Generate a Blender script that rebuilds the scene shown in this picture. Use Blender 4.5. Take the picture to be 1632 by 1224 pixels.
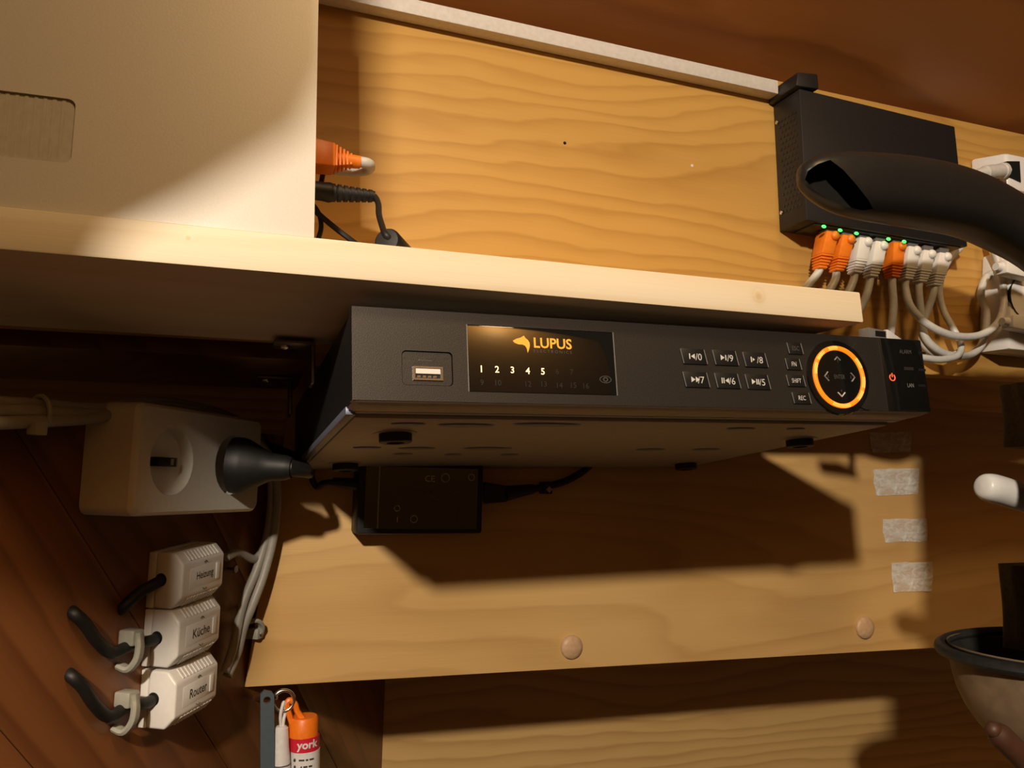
import bpy, bmesh, math, random
from mathutils import Matrix, Vector
random.seed(4)
for o in list(bpy.data.objects): bpy.data.objects.remove(o, do_unlink=True)
scene = bpy.context.scene
COL = scene.collection

# ---------------------------------------------------------------- camera
FPX = 1320.0
CAMLOC = Vector((0, 0, 1.2))
RIGHT = Vector((0.938535, -0.343757, -0.031373))
DOWN = Vector((0.041826, 0.203506, -0.978180))
FWD = RIGHT.cross(DOWN).normalized()
if FWD.y < 0: FWD = -FWD
cam_d = bpy.data.cameras.new('camera'); cam = bpy.data.objects.new('camera', cam_d); COL.objects.link(cam)
cam_d.sensor_width = 36.0; cam_d.sensor_fit = 'HORIZONTAL'; cam_d.lens = FPX/1632*36.0; cam_d.clip_start = 0.01
UP = -DOWN
cam.matrix_world = Matrix(((RIGHT.x, UP.x, -FWD.x, CAMLOC.x), (RIGHT.y, UP.y, -FWD.y, CAMLOC.y), (RIGHT.z, UP.z, -FWD.z, CAMLOC.z), (0, 0, 0, 1)))
scene.camera = cam

# ---------------------------------------------------------------- light
world = bpy.data.worlds.new('world'); scene.world = world; world.use_nodes = True
bg = world.node_tree.nodes['Background']; bg.inputs[0].default_value = (1.0, 0.66, 0.36, 1); bg.inputs[1].default_value = 0.032
LAMP = CAMLOC + Vector((-0.46, -0.93, 0.54))
def aim(o, target):
    o.rotation_euler = (Vector(target)-o.location).to_track_quat('-Z', 'Y').to_euler()
ld = bpy.data.lights.new('room_lamp_beam', 'SPOT'); ld.energy = 98; ld.color = (1.0, 0.87, 0.70); ld.shadow_soft_size = 0.034
ld.spot_size = math.radians(58); ld.spot_blend = 0.35
lo = bpy.data.objects.new('room_lamp_beam', ld); COL.objects.link(lo); lo.location = LAMP; aim(lo, CAMLOC+Vector((0.40, 0.55, -0.05)))
gd = bpy.data.lights.new('added_fill', 'POINT'); gd.energy = 54; gd.color = (1.0, 0.68, 0.34); gd.shadow_soft_size = 0.18  # added fill standing in for light bounced around the room, not a lamp
go = bpy.data.objects.new('added_fill', gd); COL.objects.link(go); go.location = CAMLOC+Vector((0.42, -1.10, 1.60))
vs = scene.view_settings; vs.view_transform = 'Standard'; vs.look = 'None'; vs.gamma = 1.0; vs.use_curve_mapping = False
vs.exposure = 0.0

# ---------------------------------------------------------------- frames (all share the camera's foot point as origin)
class Frame:
    def __init__(s, rows):
        s.R = Matrix(rows); s.M = Matrix.Translation(CAMLOC) @ s.R.transposed().to_4x4()
    def ray(s, x, y):
        d = RIGHT*((x-816)/FPX) + DOWN*((y-612)/FPX) + FWD
        return s.R @ d
    def at(s, x, y, Y):                      # point of this frame's plane y = Y
        d = s.ray(x, y); return d*(Y/d.y)
    def atz(s, x, y, Z):
        d = s.ray(x, y); return d*(Z/d.z)
def ry(deg):
    a = math.radians(deg); return Matrix(((math.cos(a), 0, math.sin(a)), (0, 1, 0), (-math.sin(a), 0, math.cos(a))))
N = Frame(((1, 0, 0), (0, 1, 0), (0, 0, 1)))                                       # the level shelf
WR = Matrix(((0.999781, 0.0, -0.020943), (0.002023, 0.995323, 0.096588), (0.020845, -0.096609, 0.995104)))
W = Frame(WR)                                                                      # the leaning board wall
D = Frame(ry(0.8))                                                                 # the recorder, hung slightly askew
LR = Matrix(((0.5617, 0.8273, 0), (-0.8273, 0.5617, 0), (0, 0, 1))) @ WR
L = Frame(LR)                                                                      # the splayed left wall
DU, DL, DB, YL = 0.526, 0.690, 0.925, 0.3577                                       # depths: upper board, lower board, rear wall; left wall

# ---------------------------------------------------------------- mesh helpers
class MB:
    def __init__(s): s.v = []; s.f = []
    def add(s, vs_, fs):
        n = len(s.v); s.v += [Vector(p) for p in vs_]; s.f += [[i+n for i in f] for f in fs]; return s
    def addbm(s, bm):
        bm.verts.ensure_lookup_table(); bm.verts.index_update()
        s.add([v.co.copy() for v in bm.verts], [[v.index for v in f.verts] for f in bm.faces]); bm.free(); return s
    def box(s, x0, x1, y0, y1, z0, z1, bev=0, seg=2):
        return s.hexa([(x0,y0,z0),(x1,y0,z0),(x1,y1,z0),(x0,y1,z0),(x0,y0,z1),(x1,y0,z1),(x1,y1,z1),(x0,y1,z1)], bev, seg)
    def hexa(s, p, bev=0, seg=2):
        fs = [(0,3,2,1),(4,5,6,7),(0,1,5,4),(1,2,6,5),(2,3,7,6),(3,0,4,7)]
        if not bev: return s.add(p, fs)
        bm = bmesh.new(); vv = [bm.verts.new(q) for q in p]
        for f in fs: bm.faces.new([vv[i] for i in f])
        bmesh.ops.bevel(bm, geom=bm.edges[:], offset=bev, segments=seg, affect='EDGES', profile=0.5, clamp_overlap=True)
        return s.addbm(bm)
    def prism(s, a, b, bev=0, seg=2):        # two matching loops
        n = len(a); fs = [list(range(n))[::-1], [i+n for i in range(n)]] + [[i, (i+1) % n, (i+1) % n+n, i+n] for i in range(n)]
        if not bev: return s.add(list(a)+list(b), fs)
        bm = bmesh.new(); vv = [bm.verts.new(q) for q in list(a)+list(b)]
        for f in fs: bm.faces.new([vv[i] for i in f])
        bmesh.ops.bevel(bm, geom=bm.edges[:], offset=bev, segments=seg, affect='EDGES', profile=0.5, clamp_overlap=True)
        return s.addbm(bm)
    def xz(s, poly, y0, y1, bev=0): return s.prism([(x, y0, z) for x, z in poly], [(x, y1, z) for x, z in poly], bev)
    def cyl(s, p0, p1, r0, r1=None, n=20, cap=True):
        r1 = r0 if r1 is None else r1
        p0, p1 = Vector(p0), Vector(p1); ax = (p1-p0).normalized(); q = ax.to_track_quat('Z', 'Y')
        vv = []
        for p, r in ((p0, r0), (p1, r1)):
            for i in range(n):
                a = 2*math.pi*i/n; vv.append(p + q @ Vector((r*math.cos(a), r*math.sin(a), 0)))
        fs = [[i, (i+1) % n, (i+1) % n+n, i+n] for i in range(n)]
        if cap: fs += [list(range(n))[::-1], [i+n for i in range(n)]]
        return s.add(vv, fs)
    def lathe(s, prof, o, ax, n=24, cap0=True):         # prof: (radius, height) pairs along axis
        o, ax = Vector(o), Vector(ax).normalized(); q = ax.to_track_quat('Z', 'Y'); vv = []; m = len(prof)
        for r, h in prof:
            for i in range(n):
                a = 2*math.pi*i/n; vv.append(o + q @ Vector((r*math.cos(a), r*math.sin(a), h)))
        fs = [[j*n+i, j*n+(i+1) % n, (j+1)*n+(i+1) % n, (j+1)*n+i] for j in range(m-1) for i in range(n)]
        if cap0 and prof[0][0] > 1e-5: fs.append(list(range(n))[::-1])
        if prof[-1][0] > 1e-5: fs.append([(m-1)*n+i for i in range(n)])
        return s.add(vv, fs)
    def tube(s, pts, r, n=10, closed=False, flat=None, rs=None):
        pts = [Vector(p) for p in pts]; m = len(pts); up = None; vv = []
        for k, p in enumerate(pts):
            t = (pts[(k+1) % m]-pts[k-1]) if closed else (pts[min(k+1, m-1)]-pts[max(k-1, 0)])
            t.normalize()
            if up is None: up = Vector((0, 0, 1)) if abs(t.z) < 0.9 else Vector((0, 1, 0))
            x = up.cross(t)
            if x.length < 1e-4: x = Vector((1, 0, 0))
            x.normalize(); up = t.cross(x).normalized()
            rr = rs[k] if rs else r
            for i in range(n):
                a = 2*math.pi*i/n; vv.append(p + x*(rr*math.cos(a)) + up*(rr*(flat or 1)*math.sin(a)))
        fs = [[k*n+i, k*n+(i+1) % n, ((k+1) % m)*n+(i+1) % n, ((k+1) % m)*n+i] for k in range(m if closed else m-1) for i in range(n)]
        if not closed: fs += [list(range(n))[::-1], [(m-1)*n+i for i in range(n)]]
        return s.add(vv, fs)
    def ball(s, c, rx, rz=None, ry_=None, n=16, half=None):
        bm = bmesh.new(); bmesh.ops.create_uvsphere(bm, u_segments=n, v_segments=n//2, radius=1)
        for v in bm.verts: v.co = Vector((c[0]+v.co.x*rx, c[1]+v.co.y*(ry_ or rx), c[2]+v.co.z*(rz or rx)))
        return s.addbm(bm)
    def plate(s, outer, holes, y0, y1):      # x-z plate with holes, thickness y0..y1
        bm = bmesh.new()
        for loop in [outer]+holes:
            vv = [bm.verts.new((x, y0, z)) for x, z in loop]
            for i in range(len(vv)): bm.edges.new((vv[i], vv[(i+1) % len(vv)]))
        bmesh.ops.triangle_fill(bm, edges=bm.edges[:], use_beauty=True, use_dissolve=False)
        g = bmesh.ops.extrude_face_region(bm, geom=bm.faces[:])
        for e in g['geom']:
            if isinstance(e, bmesh.types.BMVert): e.co.y = y1
        bmesh.ops.recalc_face_normals(bm, faces=bm.faces[:])
        return s.addbm(bm)
def smooth(pts, k=6):                        # Catmull-Rom
    P = [Vector(p) for p in pts]; P = [P[0]*2-P[1]]+P+[P[-1]*2-P[-2]]; out = []
    for i in range(1, len(P)-2):
        a, b, c, d = P[i-1:i+3]
        for j in range(k):
            t = j/k; out.append(0.5*((2*b)+(c-a)*t+(2*a-5*b+4*c-d)*t*t+(3*b-a-3*c+d)*t**3))
    out.append(P[-2]); return out
def rrect(x0, x1, z0, z1, r, n=5):
    out = []
    for cx, cz, a0 in ((x1-r, z1-r, 0), (x0+r, z1-r, 90), (x0+r, z0+r, 180), (x1-r, z0+r, 270)):
        for i in range(n+1):
            a = math.radians(a0+90*i/n); out.append((cx+r*math.cos(a), cz+r*math.sin(a)))
    return out
def circ(cx, cz, r, n=28): return [(cx+r*math.cos(2*math.pi*i/n), cz+r*math.sin(2*math.pi*i/n)) for i in range(n)]
ORG = {}
def mesh(name, mb, off, m):
    me = bpy.data.meshes.new(name); me.from_pydata([tuple(v-off) for v in mb.v], [], mb.f)
    bm = bmesh.new(); bm.from_mesh(me); bmesh.ops.remove_doubles(bm, verts=bm.verts, dist=1e-6); bmesh.ops.recalc_face_normals(bm, faces=bm.faces[:]); bm.to_mesh(me); bm.free()
    me.materials.append(m); me.polygons.foreach_set('use_smooth', [True]*len(me.polygons)); me.set_sharp_from_angle(angle=math.radians(38)); return me
def tag(o, label, cat, group=None):
    o['label'] = label; o['category'] = cat
    if group: o['group'] = group
    return o
def thing(name, label, cat, F, o, group=None):
    e = bpy.data.objects.new(name, None); e.empty_display_size = 0.01; COL.objects.link(e); o = Vector(o)
    e.matrix_world = F.M @ Matrix.Translation(o); ORG[e.name] = o; return tag(e, label, cat, group)
def part(name, mb, m, parent, label=None, kind=None):
    off = ORG[parent.name]; o = bpy.data.objects.new(name, mesh(name, mb, off, m)); COL.objects.link(o); o.parent = parent; ORG[o.name] = off
    if label: o['label'] = label
    if kind: o['kind'] = kind
    return o
def single(name, label, cat, F, o, mb, m, group=None):
    o = Vector(o); ob = bpy.data.objects.new(name, mesh(name, mb, o, m)); COL.objects.link(ob); ob.matrix_world = F.M @ Matrix.Translation(o); ORG[ob.name] = o
    return tag(ob, label, cat, group)
def struct(name, F, o, mb, m, label=None):
    o = Vector(o); ob = bpy.data.objects.new(name, mesh(name, mb, o, m)); COL.objects.link(ob); ob.matrix_world = F.M @ Matrix.Translation(o); ORG[ob.name] = o
    ob['kind'] = 'structure'
    if label: ob['label'] = label
    return ob
def text(body, c, y, h=None, w=None, extrude=0.00006, bold=0.0, wrap=None, shear=0.0, slant=0.0):
    """flat lettering centred at c=(x,z) on the plane y, facing -y"""
    cu = bpy.data.curves.new('lettering', 'FONT'); cu.body = body; cu.size = 1.0; cu.align_x = 'LEFT'; cu.offset = bold; cu.resolution_u = 3; cu.shear = shear
    ob = bpy.data.objects.new('lettering_tmp', cu); COL.objects.link(ob); dg = bpy.context.evaluated_depsgraph_get()
    me = bpy.data.meshes.new_from_object(ob.evaluated_get(dg)); vv = [v.co.copy() for v in me.vertices]; fs = [list(p.vertices) for p in me.polygons]
    bpy.data.objects.remove(ob, do_unlink=True); bpy.data.curves.remove(cu); bpy.data.meshes.remove(me)
    xs = [v.x for v in vv]; ys = [v.y for v in vv]; x0, x1, y0, y1 = min(xs), max(xs), min(ys), max(ys)
    sy = h/(y1-y0) if h else w/(x1-x0); sx = w/(x1-x0) if w else sy
    mb = MB(); out = []
    for v in vv:
        tx = (v.x-(x0+x1)/2)*sx; tz = (v.y-(y0+y1)/2)*sy + tx*slant
        if wrap:
            cx, cy, r = wrap; a = tx/r; out.append((cx+r*math.sin(a+(c[0]-cx)/r), cy-r*math.cos(a+(c[0]-cx)/r), c[1]+tz))
        else: out.append((c[0]+tx, y, c[1]+tz))
    return mb.add(out, fs)

# ---------------------------------------------------------------- materials
def new_mat(name):
    m = bpy.data.materials.new(name); m.use_nodes = True; nt = m.node_tree; return m, nt, nt.nodes['Principled BSDF']
def node(nt, t, **kw):
    n = nt.nodes.new(t)
    for k, v in kw.items(): setattr(n, k, v)
    return n
def plain(name, col, rough=0.45, metal=0.0, noise=0.06, scale=300, bump=0.0, emit=0, emitcol=None, spec=None, trans=0):
    m, nt, b = new_mat(name); tc = node(nt, 'ShaderNodeTexCoord'); ns = node(nt, 'ShaderNodeTexNoise'); ns.inputs['Scale'].default_value = scale; ns.inputs['Detail'].default_value = 3
    nt.links.new(tc.outputs['Object'], ns.inputs['Vector'])
    rp = node(nt, 'ShaderNodeValToRGB'); rp.color_ramp.elements[0].position = 0.3; rp.color_ramp.elements[1].position = 0.7
    rp.color_ramp.elements[0].color = tuple(c*(1-noise) for c in col)+(1,); rp.color_ramp.elements[1].color = tuple(min(1, c*(1+noise)) for c in col)+(1,)
    nt.links.new(ns.outputs['Fac'], rp.inputs['Fac']); nt.links.new(rp.outputs['Color'], b.inputs['Base Color'])
    b.inputs['Roughness'].default_value = rough; b.inputs['Metallic'].default_value = metal
    if spec is not None: b.inputs['Specular IOR Level'].default_value = spec
    if trans: b.inputs['Transmission Weight'].default_value = trans
    if bump:
        bp = node(nt, 'ShaderNodeBump'); bp.inputs['Strength'].default_value = bump; bp.inputs['Distance'].default_value = 0.0006
        nt.links.new(ns.outputs['Fac'], bp.inputs['Height']); nt.links.new(bp.outputs['Normal'], b.inputs['Normal'])
    if emit:
        b.inputs['Emission Color'].default_value = tuple(emitcol or col)+(1,); b.inputs['Emission Strength'].default_value = emit
    return m
def pine(name, light, dark, rings=70, warp=0.05, rot=0.0, rough=0.42, contrast=1.0, seed=0.0, stretch=4.0, knots=(), blot=0.25, fine=0.12):
    """sawn softwood: grain runs along local x (turned by rot about y), rings stacked in z"""
    m, nt, b = new_mat(name); L_ = nt.links.new
    tc = node(nt, 'ShaderNodeTexCoord'); mp = node(nt, 'ShaderNodeMapping'); mp.inputs['Rotation'].default_value = (0, rot, 0); mp.inputs['Location'].default_value = (seed, seed*0.37, seed*0.71)
    L_(tc.outputs['Object'], mp.inputs['Vector'])
    sep = node(nt, 'ShaderNodeSeparateXYZ'); L_(mp.outputs[0], sep.inputs[0])
    def mth(op, a, b_=None, c=None):
        n = node(nt, 'ShaderNodeMath', operation=op)
        for i, v in enumerate((a, b_, c)):
            if v is None: continue
            if isinstance(v, (int, float)): n.inputs[i].default_value = v
            else: L_(v, n.inputs[i])
        return n.outputs[0]
    def noise(sx, sz, det=2, rough_=0.5, off=0):
        mm = node(nt, 'ShaderNodeMapping'); mm.inputs['Scale'].default_value = (sx, sz, sz); mm.inputs['Location'].default_value = (off, off*1.7, off*0.3); L_(mp.outputs[0], mm.inputs['Vector'])
        n = node(nt, 'ShaderNodeTexNoise'); n.inputs['Scale'].default_value = 1; n.inputs['Detail'].default_value = det; n.inputs['Roughness'].default_value = rough_; L_(mm.outputs[0], n.inputs['Vector']); return n.outputs['Fac']
    big = noise(stretch*0.6, stretch*2.6, 1.5, 0.45); mid = noise(stretch*3.5, stretch*14, 2, 0.5, 3.1)
    v = mth('ADD', mth('ADD', sep.outputs['Z'], mth('MULTIPLY', mth('SUBTRACT', big, 0.5), warp*2)), mth('MULTIPLY', mth('SUBTRACT', mid, 0.5), warp*0.22))
    v = mth('ADD', v, mth('MULTIPLY', sep.outputs['Y'], 0.6))
    kn = None
    for (kx, ky, kz, kr) in knots:
        vd = node(nt, 'ShaderNodeVectorMath', operation='DISTANCE'); L_(tc.outputs['Object'], vd.inputs[0]); vd.inputs[1].default_value = (kx, ky, kz)
        g = mth('POWER', 2.718, mth('MULTIPLY', mth('POWER', mth('DIVIDE', vd.outputs['Value'], kr), 2), -1))
        v = mth('ADD', v, mth('MULTIPLY', g, 0.03)); kn = g if kn is None else mth('MAXIMUM', kn, g)
    fr = mth('FRACT', mth('MULTIPLY', v, rings))
    saw = mth('POWER', fr, 2.2); fall = mth('SMOOTH_MIN', mth('MULTIPLY', mth('SUBTRACT', 1.0, fr), 7.0), 1.0, 0.1)
    ring = mth('MULTIPLY', saw, fall)
    fib = noise(18, 900, 2, 0.6, 1.3); bl = noise(5, 16, 2, 0.5, 7.7)
    fac = mth('ADD', mth('MULTIPLY', ring, 0.75*contrast), mth('MULTIPLY', mth('SUBTRACT', fib, 0.5), fine*2))
    fac = mth('ADD', fac, mth('MULTIPLY', mth('SUBTRACT', bl, 0.45), blot*2))
    if kn is not None: fac = mth('ADD', fac, mth('MULTIPLY', kn, 0.8))
    fac = mth('MINIMUM', mth('MAXIMUM', fac, 0.0), 1.0)
    mx = node(nt, 'ShaderNodeMix', data_type='RGBA'); mx.inputs['A'].default_value = tuple(light)+(1,); mx.inputs['B'].default_value = tuple(dark)+(1,)
    L_(fac, mx.inputs['Factor']); L_(mx.outputs['Result'], b.inputs['Base Color']); b.inputs['Roughness'].default_value = rough
    bp = node(nt, 'ShaderNodeBump'); bp.inputs['Strength'].default_value = 0.12; bp.inputs['Distance'].default_value = 0.0005; L_(fib, bp.inputs['Height']); L_(bp.outputs['Normal'], b.inputs['Normal'])
    return m
M = {}
M['pine_up'] = pine('pine_varnished_upper', (0.60, 0.335, 0.085), (0.36, 0.160, 0.030), rings=66, warp=0.085, rough=0.38, stretch=3.6, seed=1.3, contrast=0.8, blot=0.3)
M['pine_low'] = pine('pine_varnished_lower', (0.68, 0.42, 0.16), (0.44, 0.22, 0.06), rings=34, warp=0.095, rough=0.36, stretch=3.6, seed=5.2, contrast=0.58, blot=0.48)
M['pine_deep'] = pine('pine_rear_wall', (0.66, 0.42, 0.16), (0.42, 0.22, 0.07), rings=55, warp=0.05, rough=0.45, seed=9.1)
M['pine_shelf'] = pine('pine_raw_shelf', (0.85, 0.73, 0.54), (0.70, 0.52, 0.30), rings=48, warp=0.03, rough=0.6, contrast=0.55, stretch=2.2, seed=2.7, fine=0.16, knots=((0.30, 0.0, 0.0105, 0.0035), (-0.012, 0.0, 0.013, 0.0012)))
M['ceil'] = pine('stained_ceiling', (0.34, 0.125, 0.030), (0.17, 0.050, 0.012), rings=24, warp=0.06, rough=0.33, seed=3.3)
M['wall_l'] = [pine('stained_left_%d' % i, (0.21*k, 0.075*k, 0.022*k), (0.085*k, 0.024*k, 0.007*k), rings=45, warp=0.03, rot=math.radians(-47), rough=0.40, seed=4.4+i*1.9) for i, k in enumerate((1.0, 1.25, 0.85))]
M['silver'] = plain('silver_lacquer', (0.62, 0.58, 0.52), 0.42, 0.15, 0.03, 900, 0.05)
M['silver_dark'] = plain('silver_recess', (0.50, 0.46, 0.38), 0.5, 0.1, 0.05, 300, 0.1)
M['duct'] = plain('white_duct_plastic', (0.72, 0.66, 0.58), 0.4)
M['white'] = plain('white_plastic', (0.80, 0.77, 0.73), 0.35, noise=0.02)
M['white_old'] = plain('cream_plastic', (0.72, 0.68, 0.60), 0.38, noise=0.03)
M['orange'] = plain('orange_rubber', (0.85, 0.21, 0.015), 0.45)
M['grey_cable'] = plain('grey_cable_sheath', (0.60, 0.58, 0.54), 0.42)
M['grey_cable_d'] = plain('dark_grey_cable_sheath', (0.34, 0.31, 0.27), 0.45)
M['black'] = plain('black_rubber', (0.010, 0.009, 0.008), 0.52, noise=0.15)
M['black_case'] = plain('black_steel', (0.011, 0.010, 0.010), 0.5, noise=0.2, bump=0.1, scale=900)
M['black_gloss'] = plain('black_gloss', (0.006, 0.006, 0.006), 0.05, spec=1.0)
M['display'] = plain('display_glass', (0.006, 0.006, 0.006), 0.05); M['display'].node_tree.nodes['Principled BSDF'].inputs['IOR'].default_value = 2.4
M['bezel'] = plain('charcoal_bezel', (0.066, 0.061, 0.056), 0.42, 0.78, 0.25, 1800, 0.15)
M['bottom'] = plain('zinc_bottom', (0.42, 0.37, 0.32), 0.5, 0.15, 0.06, 120)
M['groove'] = plain('bluish_steel_edge', (0.20, 0.21, 0.27), 0.45, 0.3)
M['key'] = plain('black_key', (0.010, 0.010, 0.010), 0.4)
M['key_edge'] = plain('key_edge_grey', (0.22, 0.21, 0.20), 0.35)
M['print'] = plain('white_print', (0.62, 0.60, 0.57), 0.5)
M['print_dim'] = plain('grey_print', (0.075, 0.07, 0.066), 0.5)
M['print_faint'] = plain('faint_print', (0.022, 0.020, 0.018), 0.4)
M['print_black'] = plain('black_print', (0.03, 0.03, 0.03), 0.6)
M['logo'] = plain('logo_amber', (0.90, 0.42, 0.05), 0.5, emit=0.25, emitcol=(1.0, 0.45, 0.05))
M['digit'] = plain('lit_digit', (1.0, 0.75, 0.5), 0.5, emit=1.1, emitcol=(1.0, 0.62, 0.34))
M['ring'] = plain('lit_ring', (0.5, 0.12, 0.01), 0.4, noise=0.3, scale=120, emit=1.15, emitcol=(1.0, 0.21, 0.006))
M['ring_bright'] = plain('lit_ring_hotspot', (0.5, 0.25, 0.05), 0.4, emit=1.25, emitcol=(1.0, 0.50, 0.09))
M['power'] = plain('lit_power_red', (1.0, 0.1, 0.04), 0.5, emit=0.9, emitcol=(1.0, 0.10, 0.03))
M['led'] = plain('lit_led_green', (0.1, 1.0, 0.2), 0.4, emit=2.2, emitcol=(0.05, 1.0, 0.12))
M['steel'] = plain('bright_steel', (0.62, 0.60, 0.56), 0.25, 1.0, 0.05)
M['steel_dark'] = plain('dull_steel', (0.20, 0.18, 0.16), 0.35, 1.0, 0.1)
M['contact'] = plain('dark_contact', (0.03, 0.022, 0.015), 0.3, 0.6)
M['wood_cap'] = plain('beech_cap', (0.58, 0.36, 0.20), 0.45, noise=0.12, scale=220)
M['clip'] = plain('grey_clip', (0.36, 0.35, 0.29), 0.45)
M['clear'] = plain('clear_plug', (0.35, 0.33, 0.31), 0.15, trans=0.5)
M['slate'] = plain('slate_handle', (0.065, 0.085, 0.10), 0.55)
M['yorange'] = plain('orange_cap', (0.92, 0.20, 0.01), 0.4)
M['yred'] = plain('red_label', (0.62, 0.015, 0.04), 0.4)
M['ywhite'] = plain('white_label', (0.74, 0.70, 0.68), 0.45)
M['hanger'] = plain('black_hanger_plastic', (0.016, 0.0145, 0.013), 0.36, noise=0.1)
M['leather'] = plain('tan_leather', (0.23, 0.155, 0.09), 0.5, noise=0.25, scale=60, bump=0.3)
M['strap'] = plain('dark_strap', (0.022, 0.022, 0.020), 0.5, noise=0.2, scale=200, bump=0.3)
M['olive'] = plain('olive_cloth', (0.10, 0.082, 0.045), 0.85, noise=0.2, scale=350, bump=0.5)
M['coat'] = plain('shadow_cloth', (0.020, 0.015, 0.010), 0.9, noise=0.3, scale=250, bump=0.5)  # cloth of the unseen shape added to throw shadow from the right
M['tan_strap'] = plain('brown_strap', (0.09, 0.036, 0.018), 0.5, noise=0.15, scale=80)
def tape_mat():
    m, nt, b = new_mat('clear_tape'); b.inputs['Base Color'].default_value = (0.88, 0.86, 0.80, 1); b.inputs['Roughness'].default_value = 0.25
    tc = node(nt, 'ShaderNodeTexCoord'); mp = node(nt, 'ShaderNodeMapping'); mp.inputs['Scale'].default_value = (60, 60, 110); nt.links.new(tc.outputs['Object'], mp.inputs[0])
    ns = node(nt, 'ShaderNodeTexNoise'); ns.inputs['Scale'].default_value = 1.4; ns.inputs['Detail'].default_value = 4; ns.inputs['Distortion'].default_value = 1.2; nt.links.new(mp.outputs[0], ns.inputs['Vector'])
    rp = node(nt, 'ShaderNodeValToRGB'); rp.color_ramp.elements[0].position = 0.35; rp.color_ramp.elements[0].color = (0.42,)*3+(1,); rp.color_ramp.elements[1].position = 0.7; rp.color_ramp.elements[1].color = (0.95,)*3+(1,)
    nt.links.new(ns.outputs['Fac'], rp.inputs['Fac']); nt.links.new(rp.outputs['Color'], b.inputs['Alpha'])
    bp = node(nt, 'ShaderNodeBump'); bp.inputs['Strength'].default_value = 0.5; bp.inputs['Distance'].default_value = 0.001; nt.links.new(ns.outputs['Fac'], bp.inputs['Height']); nt.links.new(bp.outputs['Normal'], b.inputs['Normal'])
    return m
M['tape'] = tape_mat()

# ================================================================ THE SETTING
# upper varnished board, its lower edge runs a touch out of level
wup = struct('wall_upper', W, (0, DU, 0.2), MB().xz([(-0.45, 0.076), (0.95, 0.110), (0.95, 0.334), (-0.45, 0.327)], DU, DU+0.018, 0.0006), M['pine_up'], 'varnished pine board behind shelf and network switch')
for px, pz, mm in ((900, 228, 'contact'), (1103, 264, 'ywhite')):
    p = W.at(px, pz, DU); part('nail_head', MB().lathe([(.0013, -.001), (.0012, .0002), (0, .0004)], (p.x, DU, p.z), (0, -1, 0), 10), M[mm], wup)
# lower varnished board, left end cut on the skew
wlow = struct('wall_lower', W, (0.4, DL, -0.05), MB().xz([(0.037, -0.1575), (1.15, -0.1595), (1.15, 0.095), (0.062, 0.095)], DL, DL+0.018, 0.0006), M['pine_low'], 'varnished pine board below the recorder')
struct('wall_back', W, (0.4, DB, -0.2), MB().box(-0.9, 1.6, DB, DB+0.02, -0.75, 0.40), M['pine_deep'])
ca = math.radians(27)
cy = lambda t: DU+0.02-t*math.cos(ca); cz = lambda t: 0.3295+t*math.sin(ca)
cb = MB()
cb.prism([(-0.6, cy(0), cz(0)), (1.3, cy(0), cz(0)+0.006), (1.3, cy(.30), cz(.30)), (-0.6, cy(.30), cz(.30))], [(-0.6, cy(0), cz(0)+0.02), (1.3, cy(0), cz(0)+0.026), (1.3, cy(.30), cz(.30)+0.02), (-0.6, cy(.30), cz(.30)+0.02)])
cb.box(-0.7, 1.4, cy(0)-.001, DB+.02, cz(0)+.0055, cz(0)+.026)
struct('ceiling', W, (0.3, cy(0.1), cz(0.1)), cb, M['ceil'])
# unseen panel added and shaped to shade the upper left; then the room wall behind
struct('shade_panel', N, (-0.2, 0.02, 0.3), MB().xz([(-0.171, 0.174), (-0.171, 0.215), (-0.158, 0.255), (-0.135, 0.272), (-0.100, 0.303), (-0.090, 0.330), (-0.090, 0.46), (-0.80, 0.46), (-0.80, 0.174)], 0.02, 0.038), M['ceil'])
struct('wall_rear', N, (0, -1.5, 0), MB().box(-2.2, 2.2, -1.52, -1.5, -1.15, 1.5), M['pine_deep'])
# left wall: diagonal boards on a frame splayed away from the back
wl = struct('wall_left', L, (0.45, YL, -0.15), MB().box(0.10, 0.92, YL+0.012, YL+0.03, -0.60, 0.036), M['wall_l'][2])
def clip_poly(poly, a, b, c):                # keep a*x+b*z <= c
    out = []
    for i in range(len(poly)):
        p, q = poly[i], poly[(i+1) % len(poly)]; fp = a*p[0]+b*p[1]-c; fq = a*q[0]+b*q[1]-c
        if fp <= 0: out.append(p)
        if fp*fq < 0:
            t = fp/(fp-fq); out.append((p[0]+(q[0]-p[0])*t, p[1]+(q[1]-p[1])*t))
    return out
dn = (math.sin(math.radians(47)), math.cos(math.radians(47)))     # across the boards
k0 = 0.43*dn[0]-0.1*dn[1]-0.098*5+0.031
for i in range(12):
    lo_, hi_ = k0+0.098*i, k0+0.098*(i+1)-0.0006
    pl = [(0.10, -0.60), (0.92, -0.60), (0.92, 0.0385), (0.10, 0.0385)]
    pl = clip_poly(pl, dn[0], dn[1], hi_); pl = clip_poly(pl, -dn[0], -dn[1], -lo_) if len(pl) > 2 else pl
    if len(pl) > 2: part('plank', MB().xz(pl, YL, YL+0.012, 0.0004), M['wall_l'][(i*2+1) % 3], wl)

# ================================================================ SHELF, SILVER UNIT, DUCT
SF, SB, SZ0, SZ1 = 0.385, 0.512, 0.1348, 0.1546
sh = [(-0.42, SF), (0.3765, SF), (0.330, SB), (-0.42, SB)]
single('shelf', 'pale raw pine shelf board running across the picture', 'shelf', N, (0.0, SF, SZ0), MB().prism([(x, y, SZ0) for x, y in sh], [(x, y, SZ1) for x, y in sh], 0.0012), M['pine_shelf'])

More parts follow.
